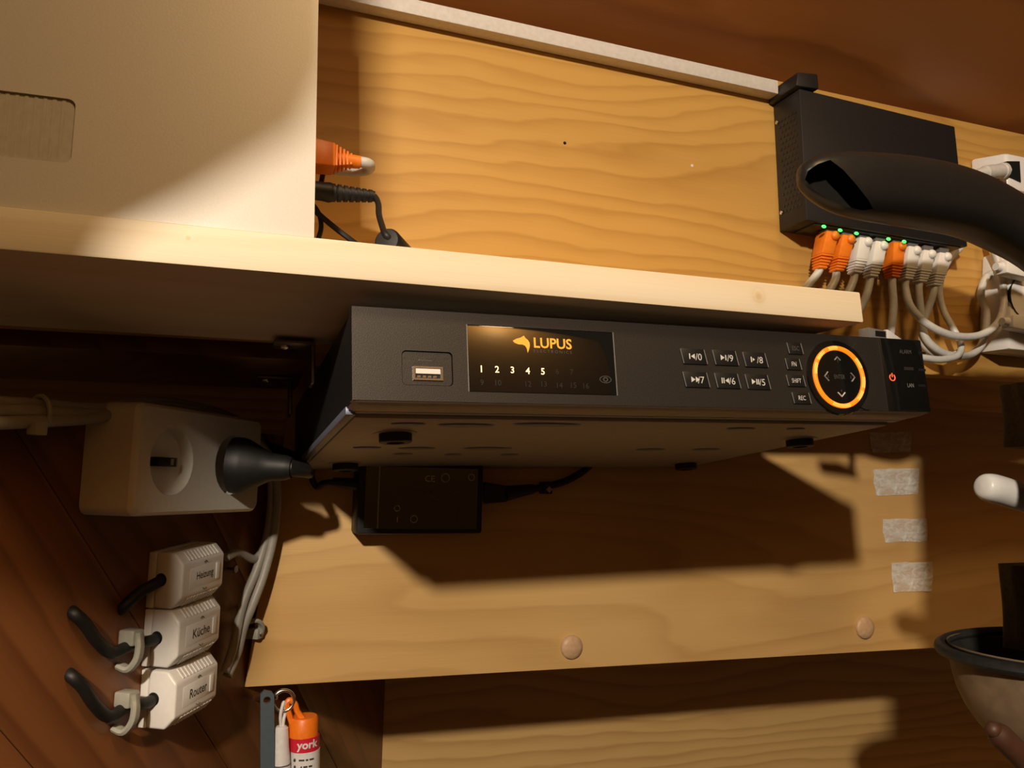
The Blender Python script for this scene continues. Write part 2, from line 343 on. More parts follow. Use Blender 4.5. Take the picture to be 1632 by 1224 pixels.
BX0, BX1, BY, BZ0, BZ1 = -0.30, 0.0447, 0.388, SZ1+0.0008, 0.345
box = thing('electronics_cabinet', 'silver-white flat electronics housing standing on the pine shelf', 'electronics', N, (-0.1, BY, BZ0))
rx0, rx1, rz0, rz1 = -0.150, -0.0625, 0.1790, 0.2105
rec = [(x, z+(x-rx1)*0.02) for x, z in rrect(rx0, rx1, rz0, rz1, 0.0035)]
part('front_panel', MB().plate([(BX0, BZ0), (BX1, BZ0), (BX1, BZ1), (BX0, BZ1)], [rec], BY, BY+0.002), M['silver'], box)
part('body', MB().box(BX0, BX1, BY+0.0035, BY+0.058, BZ0, BZ1), M['silver'], box)
part('recessed_plate', MB().xz([(rx0-0.002, rz0-0.004), (rx1+0.002, rz0-0.002), (rx1+0.002, rz1+0.002), (rx0-0.002, rz1)], BY+0.0012, BY+0.0034), M['silver_dark'], box, 'ribbed rounded recess in the front')
rb = MB()
for i in range(22):
    x = rx0+0.004+i*(rx1-rx0-0.006)/22; rb.box(x, x+0.0015, BY+0.0009, BY+0.0012, rz0-0.003, rz1+0.001)
part('ribbing', rb, M['silver_dark'], box, kind='stuff')

# white cable duct along the top of the upper board
dz = 0.3128
duct = thing('cable_duct', 'white plastic cable duct running along the top of the upper board', 'cable duct', W, (0.1, DU, dz))
part('channel', MB().box(-0.30, 0.4055, DU-0.010, DU-0.0003, dz, dz+0.0105, 0.0004), M['duct'], duct)
part('cover', MB().box(-0.30, 0.4048, DU-0.0125, DU-0.0101, dz-0.0003, dz+0.0108, 0.0006), M['duct'], duct)

# ---- orange network plug leaving the cabinet's right side
py = 0.432
op = thing('ethernet_cable', 'orange network plug with grey lead sticking out of silver housing', 'cable', N, (BX1, py, 0.218))
a = N.at(501, 246, py); z0 = a.z-0.001; xs = BX1+0.0004
tip = N.at(574, 246, py).x
bt = MB(); bt.hexa([(xs, py-.007, z0-.0080), (xs+.0150, py-.0065, z0-.0075), (xs+.0150, py+.0065, z0-.0075), (xs, py+.007, z0-.0080), (xs, py-.007, z0+.0080), (xs+.0150, py-.0065, z0+.0066), (xs+.0150, py+.0065, z0+.0066), (xs, py+.007, z0+.0080)], 0.0012)
part('plug_boot', bt, M['orange'], op)
for i in range(5):
    x = xs+0.0148+i*0.0021; k = 1-0.11*i
    part('strain_rib', MB().box(x, x+0.0014, py-.0060*k, py+.0060*k, z0-.0068*k, z0+.0058*k, 0.0005), M['orange'], op)
part('boot_neck', MB().cyl((xs+.014, py, z0-.0003), (tip, py, z0-.0002), .0045, .0036), M['orange'], op)
part('cord', MB().tube(smooth([(tip-.004, py, z0), (tip+.003, py, z0), (tip+.0060, py+.003, z0+.0004), (tip+.0062, py+.010, z0+.001), (tip-.001, py+.0165, z0+.002), (tip-.012, py+.0195, z0+.003), (tip-.04, py+.021, z0+.003)]), .0031, 12), M['grey_cable'], op)
# ---- black DC plug with ferrite bead
dp = thing('power_lead', 'black barrel power plug with ribbed sleeve and round ferrite bead', 'cable', N, (BX1, py, SZ1))
z1 = N.at(501, 303, py).z
def P3(x, y, Y=py): return N.at(x, y, Y)
part('plug_barrel', MB().lathe([(.0052, 0), (.0052, .009), (.0056, .0125), (.0050, .0145), (.0042, .0165)], (xs, py, z1), (1, 0, -0.03)), M['black'], dp)
ax0 = Vector((xs+.0135, py, z1-.0003)); ax1 = P3(597, 313); axd = (ax1-ax0)
for i in range(7):
    p = ax0+axd*(i/7); part('sleeve_rib', MB().cyl(p, p+axd*0.085, .0052-.00025*i, .0050-.00025*i, 16), M['black'], dp)
part('sleeve', MB().cyl(ax0, ax1, .0042, .0030, 14), M['black'], dp)
FY = .399; fb = P3(617, 379, FY)
part('cord', MB().tube(smooth([ax1-axd*.1, ax1, P3(603, 325, .426), P3(604, 342, .416), P3(609, 360, .406), P3(616, 376, FY-.001), fb+Vector((.008, .004, -.001))]), .0017, 10), M['black'], dp)
fz = SZ1+.0075
part('ferrite_bead', MB().lathe([(.0025, -.001), (.0060, -.0006), (.0070, .0008), (.0070, .022), (.0060, .0235)], (fb.x, FY, fz), (0.62, 1, 0)), M['black'], dp)
# two more black cords coming down behind the housing
single('thin_power_cable', 'thin black cord slanting down onto the shelf beside silver housing', 'cable', N, (BX1, py+.012, SZ1), MB().tube(smooth([N.at(490, 325, py+.012), N.at(503, 337, py+.012), N.at(530, 360, py+.012), N.at(556, 380, py+.012), N.at(575, 394, py+.014)]), .0017, 8), M['black'])
single('thin_power_cable', 'short looped black cord close against the edge of the silver housing', 'cable', N, (BX1, py+.016, SZ1), MB().tube(smooth([N.at(496, 322, py+.016), N.at(508, 340, py+.016), N.at(512, 362, py+.016), N.at(506, 385, py+.016)]), .0014, 8), M['black'])
single('thin_power_cable', 'stub of black cord between orange plug and black barrel plug', 'cable', N, (BX1, py+.012, 0.2), MB().tube([N.at(516, 262, py+.012), N.at(515, 275, py+.012), N.at(512, 292, py+.012)], .0015, 8), M['black'])

# ================================================================ VIDEO RECORDER
DO = Vector((0.0668, 0.3997, 0.0772))
rec_ = thing('video_recorder', 'charcoal network video recorder hanging under the shelf, orange ring lit', 'video recorder', D, DO+Vector((.18, 0, 0)))
def dx(px, pz): p = D.at(px, pz, DO.y); return (p.x-DO.x, p.z-DO.z)
def DB_(x0, x1, y0, y1, z0, z1, bev=0): return MB().box(DO.x+x0, DO.x+x1, DO.y+y0, DO.y+y1, DO.z+z0, DO.z+z1, bev)
FWID, FH = 0.3705, 0.0478
part('case', DB_(0.0012, FWID-0.0012, 0.0075, 0.284, 0.0, FH-0.0005, 0.0006), M['black_case'], rec_)
# front bezel as a plate with an opening for the display and the USB recess
ds = (0.0597, 0.1456, 0.0055, 0.0415)
us0 = dx(641, 612); us1 = dx(721, 562); ub = (us0[0], us1[0], min(us0[1], us1[1])-.0004, max(us0[1], us1[1])+.0002)
def sh_(loop): return [(x+DO.x, z+DO.z) for x, z in loop]
bz = MB().plate(sh_([(0, 0), (FWID, 0), (FWID, FH), (0, FH)]), [sh_([(ds[0], ds[2]), (ds[1], ds[2]), (ds[1], ds[3]), (ds[0], ds[3])]), sh_(rrect(ub[0], ub[1], ub[2], ub[3], .0022))], DO.y, DO.y+.0075)
part('front_bezel', bz, M['bezel'], rec_, 'speckled charcoal front')
part('lower_lip', MB().prism([(DO.x+.001, DO.y+.0005, DO.z-.0001), (DO.x+FWID-.001, DO.y+.0005, DO.z-.0001), (DO.x+FWID-.001, DO.y+.022, DO.z-.0001), (DO.x+.001, DO.y+.022, DO.z-.0001)], [(DO.x+.004, DO.y+.004, DO.z-.0018), (DO.x+FWID-.004, DO.y+.004, DO.z-.0018), (DO.x+FWID-.004, DO.y+.022, DO.z-.0018), (DO.x+.004, DO.y+.022, DO.z-.0018)]), M['bottom'], rec_)
part('bottom_seam', DB_(0.003, FWID-.003, .022, .030, -.0020, 0), M['groove'], rec_)
bp_ = part('bottom_plate', DB_(0.006, FWID-.006, .030, .282, -.0040, 0, .0012), M['bottom'], rec_, 'pressed zinc-coloured underside')
part('side_flange', DB_(0.0005, .006, .024, .284, -.0034, .0012, .0008), M['groove'], rec_)
def bot(px, pz): p = D.atz(px, pz, DO.z-.004); return p
for px, pz, w, l in ((651, 675, .011, .0045), (743, 677, .019, .006), (872, 676, .024, .006), (585, 713, .0105, .005), (664, 714, .0145, .006), (777, 714, .020, .006), (642, 723, .008, .005), (722, 724, .007, .005), (812, 724, .008, .005), (1180, 683, .012, .006), (1268, 683, .008, .004), (1037, 716, .014, .006), (1125, 716, .014, .006)):
    p = bot(px, pz); part('embossing', MB().lathe([(1.0, -.0008), (.86, .0007), (.55, .0009), (.0, .0009)], (0, 0, 0), (0, 0, -1), 20), M['groove'], bp_)
    e = [o for o in bp_.children][-1]
    for v in e.data.vertices:
        q = v.co+ORG[bp_.name]; v.co = Vector((p.x+q.x*w, p.y+q.y*l, DO.z-.004+q.z))-ORG[bp_.name]
for px, py_ in ((.039, .081), (.034, .236), (.3435, .095), (.341, .247)):
    o = (DO.x+px, DO.y+py_, DO.z-.0038)
    ft = part('foot', MB().lathe([(.0098, 0), (.0098, .0055), (.0088, .0062), (.0055, .0062), (.0050, .0035), (0, .0035)], o, (0, 0, -1), 22), M['black'], rec_)
    part('foot_seat', MB().lathe([(.0135, -.0005), (.0128, .0006), (.0098, .0008)], o, (0, 0, -1), 22), M['bottom'], ft)
    part('screw', MB().lathe([(.003, .003), (.003, .0046), (.0015, .0050), (0, .0050)], o, (0, 0, -1), 12), M['steel_dark'], ft)
# display
fy = DO.y
disp = part('display', DB_(ds[0]+.0002, ds[1]-.0002, -.0001, .006, ds[2]+.0002, ds[3]-.0002, .0003), M['display'], rec_, 'glossy black display window')
part('display_edge', DB_(ds[0], ds[0]+.0004, -.0003, .004, ds[2], ds[3]), M['key_edge'], disp)
part('display_edge', DB_(ds[1]-.0004, ds[1], -.0003, .004, ds[2], ds[3]), M['key_edge'], disp)
def dtext(body, px, pz, m, parent, h=None, w=None, name='lettering', y=-.00016, bold=0.0, slant=0.0, label=None):
    c = dx(px, pz); return part(name, text(body, (DO.x+c[0], DO.z+c[1]), DO.y+y, h, w, bold=bold, slant=slant), m, parent, label)
PXM = 0.000318
dtext('LUPUS', 881, 547.5, M['logo'], disp, h=.0058, w=.0223, bold=0.02)
dtext('E L E C T R O N I C S', 881, 560.5, M['print_dim'], disp, h=.0016, w=.0223)
for i, (px, pz) in enumerate(((767, 588), (792, 588.6), (816.5, 589.6), (841, 591), (865, 592))): dtext(str(i+1), px, pz, M['digit'], disp, h=.0036, name='lit_digit', bold=0.015)
for s_, px, pz in (('9', 768, 609.5), ('10', 794, 610), ('12', 842, 612), ('13', 867, 612), ('14', 892, 614), ('15', 914, 614), ('16', 934, 615), ('6', 888, 592), ('7', 911, 593)): dtext(s_, px, pz, M['print_faint'], disp, h=.0030, name='dim_digit')
def dpoly(name, pts, m, parent, y=-.00016, label=None):
    v = [dx(*p) for p in pts]; return part(name, MB().xz([(DO.x+a, DO.z+b) for a, b in v], DO.y+y-.00004, DO.y+y+.00004), m, parent, label)
wolf = [(720+a/5.829, 500+b/5.829) for a, b in ((565, 252), (600, 232), (640, 222), (668, 203), (684, 228), (706, 244), (722, 270), (724, 300), (716, 335), (705, 364), (697, 325), (680, 298), (655, 287), (618, 285), (582, 270))]
dpoly('wolf_emblem', wolf, M['logo'], disp, label='amber wolf head emblem')
c = dx(965, 605)
part('eye_symbol', MB().tube([(DO.x+c[0]+.0034*math.cos(t*math.pi/12), DO.y-.0001, DO.z+c[1]+.0019*math.sin(t*math.pi/12)) for t in range(24)], .00022, 6, True), M['print_dim'], disp)
part('eye_pupil', MB().tube([(DO.x+c[0]+.0012*math.cos(t*math.pi/8), DO.y-.0001, DO.z+c[1]+.0011*math.sin(t*math.pi/8)) for t in range(16)], .0003, 6, True), M['print_dim'], disp)
# USB recess
up_ = part('usb_recess', MB().xz(sh_(rrect(ub[0]+.0004, ub[1]-.0004, ub[2]+.0004, ub[3]-.0004, .002)), DO.y+.0010, DO.y+.006), M['bezel'], rec_)
u0 = dx(659, 606); u1 = dx(706, 583)
ux0, ux1, uz0, uz1 = u0[0], u1[0], u0[1]+.0003, u1[1]-.0006
up2 = part('usb_shell', MB().plate(sh_([(ux0, uz0), (ux1, uz0), (ux1, uz1), (ux0, uz1)]), [sh_([(ux0+.0010, uz0+.0010), (ux1-.0010, uz0+.0010), (ux1-.0010, uz1-.0010), (ux0+.0010, uz1-.0010)])], DO.y+.0001, DO.y+.0045), M['steel'], up_, 'bright metal USB socket')
part('usb_hollow', MB().xz(sh_([(ux0+.0009, uz0+.0009), (ux1-.0009, uz0+.0009), (ux1-.0009, uz1-.0009), (ux0+.0009, uz1-.0009)]), DO.y+.0009, DO.y+.0010), M['key'], up2)
part('usb_tongue', DB_(ux0+.0014, ux1-.0014, .0002, .001, (uz0+uz1)/2-.0002, uz1-.0012), M['white'], up2)
for i in range(4):
    x = ux0+.0024+i*.0028; part('usb_contact', DB_(x, x+.0014, .0003, .001, uz0+.0013, uz0+.0024), M['steel'], up2)
c = dx(680, 574); um = MB().box(DO.x+c[0]-.0035, DO.x+c[0]+.003, DO.y+.00085, DO.y+.0010, DO.z+c[1]-.0002, DO.z+c[1]+.0002)
um.tube([(DO.x+c[0]-.0015, DO.y+.0009, DO.z+c[1]), (DO.x+c[0], DO.y+.0009, DO.z+c[1]+.0012), (DO.x+c[0]+.0018, DO.y+.0009, DO.z+c[1]+.0012)], .0002, 6); um.ball((DO.x+c[0]-.0036, DO.y+.0009, DO.z+c[1]), .0006, None, .0002, 8)
part('usb_symbol', um, M['print_dim'], up_)
# transport keys
def key(px, pz, hw, hh, slant=.0016):
    cx, cz_ = dx(px, pz); lp = [(cx-hw+slant/2, cz_-hh), (cx+hw+slant/2, cz_-hh), (cx+hw-slant/2, cz_+hh), (cx-hw-slant/2, cz_+hh)]
    k = part('key', MB().xz(sh_(lp), DO.y-.0009, DO.y+.003, .0003), M['key'], rec_)
    for s_ in (-1, 1):
        xe = cx+s_*hw; part('key_edge', MB().xz(sh_([(xe-.00018+slant/2, cz_-hh*.92), (xe+.00018+slant/2, cz_-hh*.92), (xe+.00018-slant/2, cz_+hh*.92), (xe-.00018-slant/2, cz_+hh*.92)]), DO.y-.00105, DO.y-.0008), M['key_edge'], k)  # pale strips paint the light caught on the bevelled key sides
    return k, cx, cz_
def tri(x, z, s, d=1): return [(x-d*s*.5, z-s*.62), (x+d*s*.5, z), (x-d*s*.5, z+s*.62)]
def bar(x, z, s): return [(x-s*.13, z-s*.62), (x+s*.13, z-s*.62), (x+s*.13, z+s*.62), (x-s*.13, z+s*.62)]
KEYS = ((1104.7, 568.6, 'bL', '/0'), (1155, 570.7, 'Rb', '/9'), (1202.5, 573.7, 'br', '/8'), (1108.6, 605.4, 'RR', '/7'), (1158.3, 607.2, 'bbL', '/6'), (1206.4, 609, 'Rbb', '/5'))
for px, pz, sym, t in KEYS:
    k, cx, cz_ = key(px, pz, .0079, .0046)
    s_ = .0026; x = cx-.0036-(.0009 if len(sym) > 2 else 0); mb = MB()
    for ch in sym:
        w_ = .0013 if ch == 'b' else (.0022 if ch == 'r' else .0030)
        x += w_/2
        pl = bar(x, cz_, s_) if ch == 'b' else (tri(x, cz_, s_, 1) if ch == 'R' else (tri(x, cz_, s_, -1) if ch == 'L' else tri(x, cz_, s_*.6, 1)))
        mb.xz(sh_(pl), DO.y-.00105, DO.y-.0009); x += w_/2
    part('symbol', mb, M['print'], k)
    part('lettering', text(t, (DO.x+cx+.0030, DO.z+cz_-.0002), DO.y-.00102, .0040), M['print'], k)
for px, pz, t, hw, w_ in ((1265.6, 555.7, 'ESC', .0052, .0052), (1263, 580.7, 'FN', .0052, .0034), (1266.9, 607.2, 'SHIFT', .0062, .0068), (1275.9, 634.7, 'REC', .0062, .0052)):
    k, cx, cz_ = key(px, pz, hw, .0036, .0012)
    part('lettering', text(t, (DO.x+cx+.0004, DO.z+cz_), DO.y-.00102, .0027, w_), M['print'] if t != 'ESC' else M['print_dim'], k)
# jog ring with glowing rim
rc = dx(1334.5, 601.5); rx_ = DO.x+rc[0]; rz_ = DO.z+rc[1]; RR = .0183
dial = part('dial', MB().lathe([(.0238, -.0008), (.0232, .0012), (RR+.001, .0014)], (rx_, DO.y, rz_), (0, -1, 0), 48), M['black_gloss'], rec_, 'glossy black round navigation pad')
ringm = MB()
SEG = 64
def ring_part(a0, a1, m, nm, extra=0.0):
    n = max(3, int((a1-a0)/4)); pts = [(rx_+RR*math.cos(math.radians(a0+(a1-a0)*i/n)), DO.y-.0016, rz_+RR*math.sin(math.radians(a0+(a1-a0)*i/n))) for i in range(n+1)]
    return part(nm, MB().tube(pts, .00115+extra, 10), m, rec_)
rp_ = part('light_ring', MB().tube([(rx_+RR*math.cos(2*math.pi*i/SEG), DO.y-.0016, rz_+RR*math.sin(2*math.pi*i/SEG)) for i in range(SEG)], .00145, 10, True), M['ring'], rec_, 'glowing orange ring')
for a in (100, 135, 165, 255, 275, 320, 30, 350):
    n = 6; pts = [(rx_+RR*math.cos(math.radians(a-11+22*i/n)), DO.y-.0017, rz_+RR*math.sin(math.radians(a-11+22*i/n))) for i in range(n+1)]
    part('bright_segment', MB().tube(pts, .00140, 8), M['ring_bright'], rp_)
part('enter_pad', MB().lathe([(RR-.0016, -.0005), (RR-.0018, .0016), (0, .0018)], (rx_, DO.y, rz_), (0, -1, 0), 40), M['black_gloss'], dial)
yt = DO.y-.0020
part('lettering', text('ENTER', (rx_, rz_), yt, .0026, .0082), M['print_dim'], dial)
def chev(cx, cz_, a, m, s_=.0026):
    ca_, sa = math.cos(a), math.sin(a)
    pts = [(cx+ca_*u-sa*v, yt+.0001, cz_+sa*u+ca_*v) for u, v in ((-s_*.6, s_), (s_*.35, 0), (-s_*.6, -s_))]
    return part('arrow', MB().tube(pts, .00042, 6), m, dial)
chev(rx_, rz_+.0118, math.pi/2, M['key_edge'], .0022); chev(rx_-.0102, rz_, math.pi, M['key_edge'], .0028); chev(rx_+.0108, rz_, 0, M['key_edge'], .0028); chev(rx_, rz_-.0115, -math.pi/2, M['print'], .0027)
for t, ox, oz in (('1', 0, .0100), ('2', -.0088, 0), ('3', .0086, 0), ('4', 0, -.0088)): part('lettering', text(t, (rx_+ox, rz_+oz), yt, .0018), M['print_dim'], dial)
# right-hand gloss panel
g0 = dx(1409, 600)[0]
gp = part('status_panel', DB_(g0, FWID-.0003, -.0008, .004, .0004, FH-.0004, .0004), M['black_gloss'], rec_, 'glossy black panel at the right end')
arc = [(rx_-DO.x+.0295*math.cos(math.radians(t)), rz_-DO.z+.0295*math.sin(math.radians(t))) for t in range(-52, 53, 8)]
arc2 = [(rx_-DO.x+.0236*math.cos(math.radians(t)), rz_-DO.z+.0236*math.sin(math.radians(t))) for t in range(52, -53, -8)]
part('curved_trim', MB().xz(sh_([(min(max(x, 0), FWID), min(max(z, .0006), FH-.0006)) for x, z in arc+arc2]), DO.y-.0010, DO.y+.001), M['bezel'], rec_)
pc = dx(1420.5, 602); pr_ = .0021
part('power_symbol', MB().tube([(DO.x+pc[0]+pr_*math.sin(math.radians(t)), DO.y-.0009, DO.z+pc[1]+pr_*math.cos(math.radians(t))) for t in range(38, 324, 15)], .00035, 6).box(DO.x+pc[0]-.0003, DO.x+pc[0]+.0003, DO.y-.0011, DO.y-.0008, DO.z+pc[1]+.0002, DO.z+pc[1]+.0028), M['power'], gp, 'red lit power symbol')
dtext('ALARM', 1441, 561, M['print_dim'], gp, h=.0026, w=.0098, y=-.0009); c = dx(1447, 588); part('print_mark', MB().box(DO.x+c[0]-.0038, DO.x+c[0]+.0038, DO.y-.00095, DO.y-.0008, DO.z+c[1]-.0010, DO.z+c[1]+.0010), M['print_faint'], gp); dtext('LAN', 1449.6, 614.5, M['key_edge'], gp, h=.0025, w=.0052, y=-.0009)
for pz in (563, 590, 615): c = dx(1468, pz); part('status_window', MB().box(DO.x+c[0]-.003, DO.x+c[0]+.003, DO.y-.0009, DO.y-.0007, DO.z+c[1]-.0008, DO.z+c[1]+.0008), M['key'], gp)

# hanging brackets at the recorder's left flank
def bracket(label, px0, px1, pz, down, Y, w_=.016):
    a = N.at(px0, pz, Y); b = N.at(px1, pz, Y); t = .0022
    z = a.z; d_ = down; e = thing('angle_bracket', label, 'bracket', N, (b.x, Y, z), 'angle brackets beside the recorder')
    part('flange', MB().box(a.x, b.x, Y, Y+w_, z-t, z, .0005), M['steel_dark'], e); part('web', MB().box(b.x-t, b.x, Y, Y+w_, z-d_, z-t*.9, .0005), M['steel_dark'], e)
    part('screw', MB().lathe([(.0032, 0), (.0030, .0012), (.0012, .0020), (0, .0020)], (a.x+.007, Y+w_/2, z-t), (0, 0, -1), 14), M['steel'], e)
bracket('dull steel angle bracket screwed under the shelf, the nearer of the pair', 437, 503, 540, .026, .497)
bracket('dull steel angle bracket deeper in the dark, the lower and farther of the pair', 410, 467, 597, .028, .610)
# timber batten that carries the deeper bracket
zb = N.at(410, 597, .610).z
single('batten', 'dark timber batten in the shadow behind the upper board', 'batten', N, (-.1, .6, zb), MB().box(-.40, .0640, .560, .66, zb+.0002, zb+.020, .0008), M['wall_l'][2])

# ================================================================ SWITCH AND NETWORK CABLES
SWF = DU-.0325
sx0, sx1 = 0.4105, 0.568
sz0, sz1 = 0.2045, 0.3085
sw = thing('network_switch', 'black eight-port network switch mounted on the board at upper right', 'network switch', W, (.49, DU, sz0))
part('case', MB().hexa([(sx0+.002, SWF, sz0), (sx1+.006, SWF, sz0-.001), (sx1+.006, DU-.001, sz0-.001), (sx0+.002, DU-.001, sz0), (sx0-.002, SWF, sz1), (sx1-.002, SWF, sz1-.003), (sx1-.002, DU-.001, sz1-.003), (sx0-.002, DU-.001, sz1)], .0009), M['black_case'], sw)
vh = MB()
for i in range(17):
    for j in range(5):
        z = sz0+.014+i*.0046; y = SWF+.006+j*.0042+(i % 2)*.0021; x = sx0+.002-.004*(z-sz0)/(sz1-sz0)
        vh.cyl((x-.0003, y, z), (x+.0002, y, z), .0011, n=6)
part('vent_holes', vh, M['key'], sw, kind='stuff')
for z in (sz0+.014, sz1-.016): part('case_screw', MB().lathe([(.0017, 0), (.0015, .0006), (0, .0008)], (sx0+.0015-.004*(z-sz0)/(sz1-sz0), DU-.005, z), (-1, 0, 0), 10), M['steel'], sw)
part('port_strip', MB().box(sx0+.012, sx1+.002, SWF+.003, DU-.006, sz0-.0016, sz0+.002, .0004), M['key'], sw)
# black mount at its upper left corner
single('mounting_strap', 'small black strap over the upper left corner of the switch', 'strap', W, (.41, SWF, sz1), MB().hexa([(.4040, SWF-.002, sz1+.0005), (.4240, SWF-.004, sz1+.0005), (.4240, DU, sz1+.0005), (.4040, DU, sz1+.0005), (.4065, SWF-.001, sz1+.0125), (.4240, SWF-.003, sz1+.0135), (.4240, DU, sz1+.0135), (.4065, DU, sz1+.0125)], .0012), M['black'])
BYc = SWF+.0115
def wp(px, pz, d): return W.at(px, pz, d)
PL = [(1319, 372, 1306, 430, 'o'), (1344, 378, 1333, 434, 'o'), (1371, 382, 1362, 437, 'w'), (1396, 388, 1387, 443, 'w'), (1424, 389, 1422, 444, 'o'), (1448, 396, 1443, 447, 'w'), (1472, 402, 1465, 451, 'w'), (1497, 406, 1488, 457, 'w')]
DP = BYc
CORDS = {
 0: [(1300, 440, DP), (1284, 460, DP), (1270, 484, DP+.002), (1255, 512, DP+.002)],
 1: [(1331, 446, DP), (1320, 466, DP), (1306, 490, DP+.002), (1292, 515, DP+.002)],
 2: [(1359, 450, DP), (1350, 470, DP), (1336, 494, DP+.002), (1322, 518, DP+.002)],
 3: [(1385, 454, DP), (1381, 470, DP), (1372, 490, DP+.002), (1358, 515, DP+.002)],
 4: [(1422, 456, DP), (1424, 486, DP), (1421, 520, DP), (1415, 560, DP+.004), (1410, 600, DP+.012)],
 5: [(1443, 460, DP), (1452, 490, DP-.004), (1480, 518, DP-.010), (1520, 535, DP-.012), (1562, 534, DP-.010), (1592, 512, DP-.006), (1600, 475, DP-.002), (1594, 430, DP), (1583, 396, DP+.004), (1574, 370, DP+.008)],
 6: [(1464, 464, DP), (1468, 500, DP), (1474, 536, DP), (1492, 556, DP-.002), (1515, 566, DP), (1545, 566, DP+.003), (1566, 546, DP+.006), (1572, 500, DP+.008), (1563, 470, DP+.010), (1572, 442, DP+.012), (1592, 430, DP+.012)],
 7: [(1487, 468, DP), (1479, 492, DP+.003), (1470, 520, DP+.005), (1472, 548, DP+.005), (1490, 564, DP+.004), (1510, 571, DP+.004), (1528, 562, DP+.003)],
}
LBL = ['orange plug at the left end of the switch, grey cord', 'second plug from the left on the switch, orange with grey cord', 'third plug from the left on the switch, white with grey cord', 'white plug just left of the lone middle orange plug on the switch', 'lone orange plug between white plugs on the switch, cord straight down', 'white plug whose grey cord makes the wide loop to the right', 'second white plug from the right end of the switch', 'white plug at the right end of the switch, short grey cord']
for i, (tx, tz, bx_, bz_, c) in enumerate(PL):
    m = M['orange'] if c == 'o' else M['white']
    T = wp(tx, tz, DP); Bt = wp(bx_, bz_, DP); ax = (Bt-T); ln = ax.length
    e = thing('ethernet_cable', LBL[i], 'cable', W, T, 'network leads in the switch')
    def ring4(t, hw, hd):
        p = T+ax*t; return [(p.x-hw, p.y-hd, p.z), (p.x+hw, p.y-hd, p.z), (p.x+hw, p.y+hd, p.z), (p.x-hw, p.y+hd, p.z)]
    hw = .0061
    b0, b1 = ring4(.62, hw*.92, .0062), ring4(.0, hw, .0068)
    part('plug_boot', MB().hexa(b0+b1, .0011), m, e)
    part('plug_tongue', MB().hexa([(x, y, z) for x, y, z in ring4(-.0, hw*.8, .0045)]+ring4(-.16, hw*.8, .0045)), M['clear'], e)
    for j in range(5):
        t = .62+j*.078; k = 1-.075*j; part('strain_rib', MB().hexa(ring4(t+.052, hw*k*.92, .0060*k)+ring4(t, hw*k*.95, .0062*k), .0004), m, e)
    part('boot_neck', MB().hexa(ring4(1.0, .0034, .0034)+ring4(.58, .0046, .0046)), m, e)
    kb = T+ax*.12; part('latch_cover', MB().ball((kb.x+.0022, kb.y-.0068, kb.z), .0040, .0038, .0030, 16), m, e)
    part('cord', MB().tube(smooth([T+ax*.9, Bt]+[wp(*q) for q in CORDS[i]]), .0031, 12), M['grey_cable'], e)
for i, px in enumerate((1313, 1339, 1365, 1416, 1441)):
    z = (361, 367, 372, 381, 385)[i]; p = wp(px, z, SWF-.0004)
    part('port_light', MB().ball(p, .0021, .0013, .0010, 10), M['led'], sw, 'green status light')
# other grey cords
single('patch_cable', 'grey cord dropping from behind the right end of the switch', 'cable', W, wp(1515, 415, DU-.008), MB().tube(smooth([wp(1530, 396, DU-.008), wp(1514, 412, DU-.008), wp(1502, 436, DU-.008), wp(1497, 466, DU-.006), wp(1504, 496, DU-.008), wp(1518, 522, DU-.018), wp(1531, 548, DU-.022), wp(1527, 566, DU-.026), wp(1500, 573, DU-.028), wp(1470, 570, DU-.026), wp(1440, 568, DU-.020)]), .0028, 12), M['grey_cable'])
lp = thing('spare_network_plug', 'loose clear network plug with white boot lying on the recorder', 'plug', W, wp(1400, 537, .47))
q0, q1 = wp(1376, 534, .462), wp(1405, 540, .462)
qd = (q1-q0); zz = Vector((0, 0, .0050))
part('clear_tip', MB().hexa([q0-zz+Vector((0, -.005, 0)), q1-zz+Vector((0, -.005, 0)), q1-zz+Vector((0, .005, 0)), q0-zz+Vector((0, .005, 0)), q0+zz+Vector((0, -.005, 0)), q1+zz+Vector((0, -.005, 0)), q1+zz+Vector((0, .005, 0)), q0+zz+Vector((0, .005, 0))], .0006), M['clear'], lp)
part('contact_block', MB().box(q0.x+.006, q1.x-.0016, q0.y-.0056, q0.y-.0049, q0.z-.001, q0.z+.0028), M['key'], lp)
q2 = wp(1440, 556, .466); zz2 = zz*.8
part('plug_boot', MB().hexa([q1-zz+Vector((0, -.006, 0)), q2-zz2+Vector((0, -.004, 0)), q2-zz2+Vector((0, .004, 0)), q1-zz+Vector((0, .006, 0)), q1+zz*1.3+Vector((0, -.006, 0)), q2+zz2+Vector((0, -.004, 0)), q2+zz2+Vector((0, .004, 0)), q1+zz*1.3+Vector((0, .006, 0))], .0012), M['white'], lp)
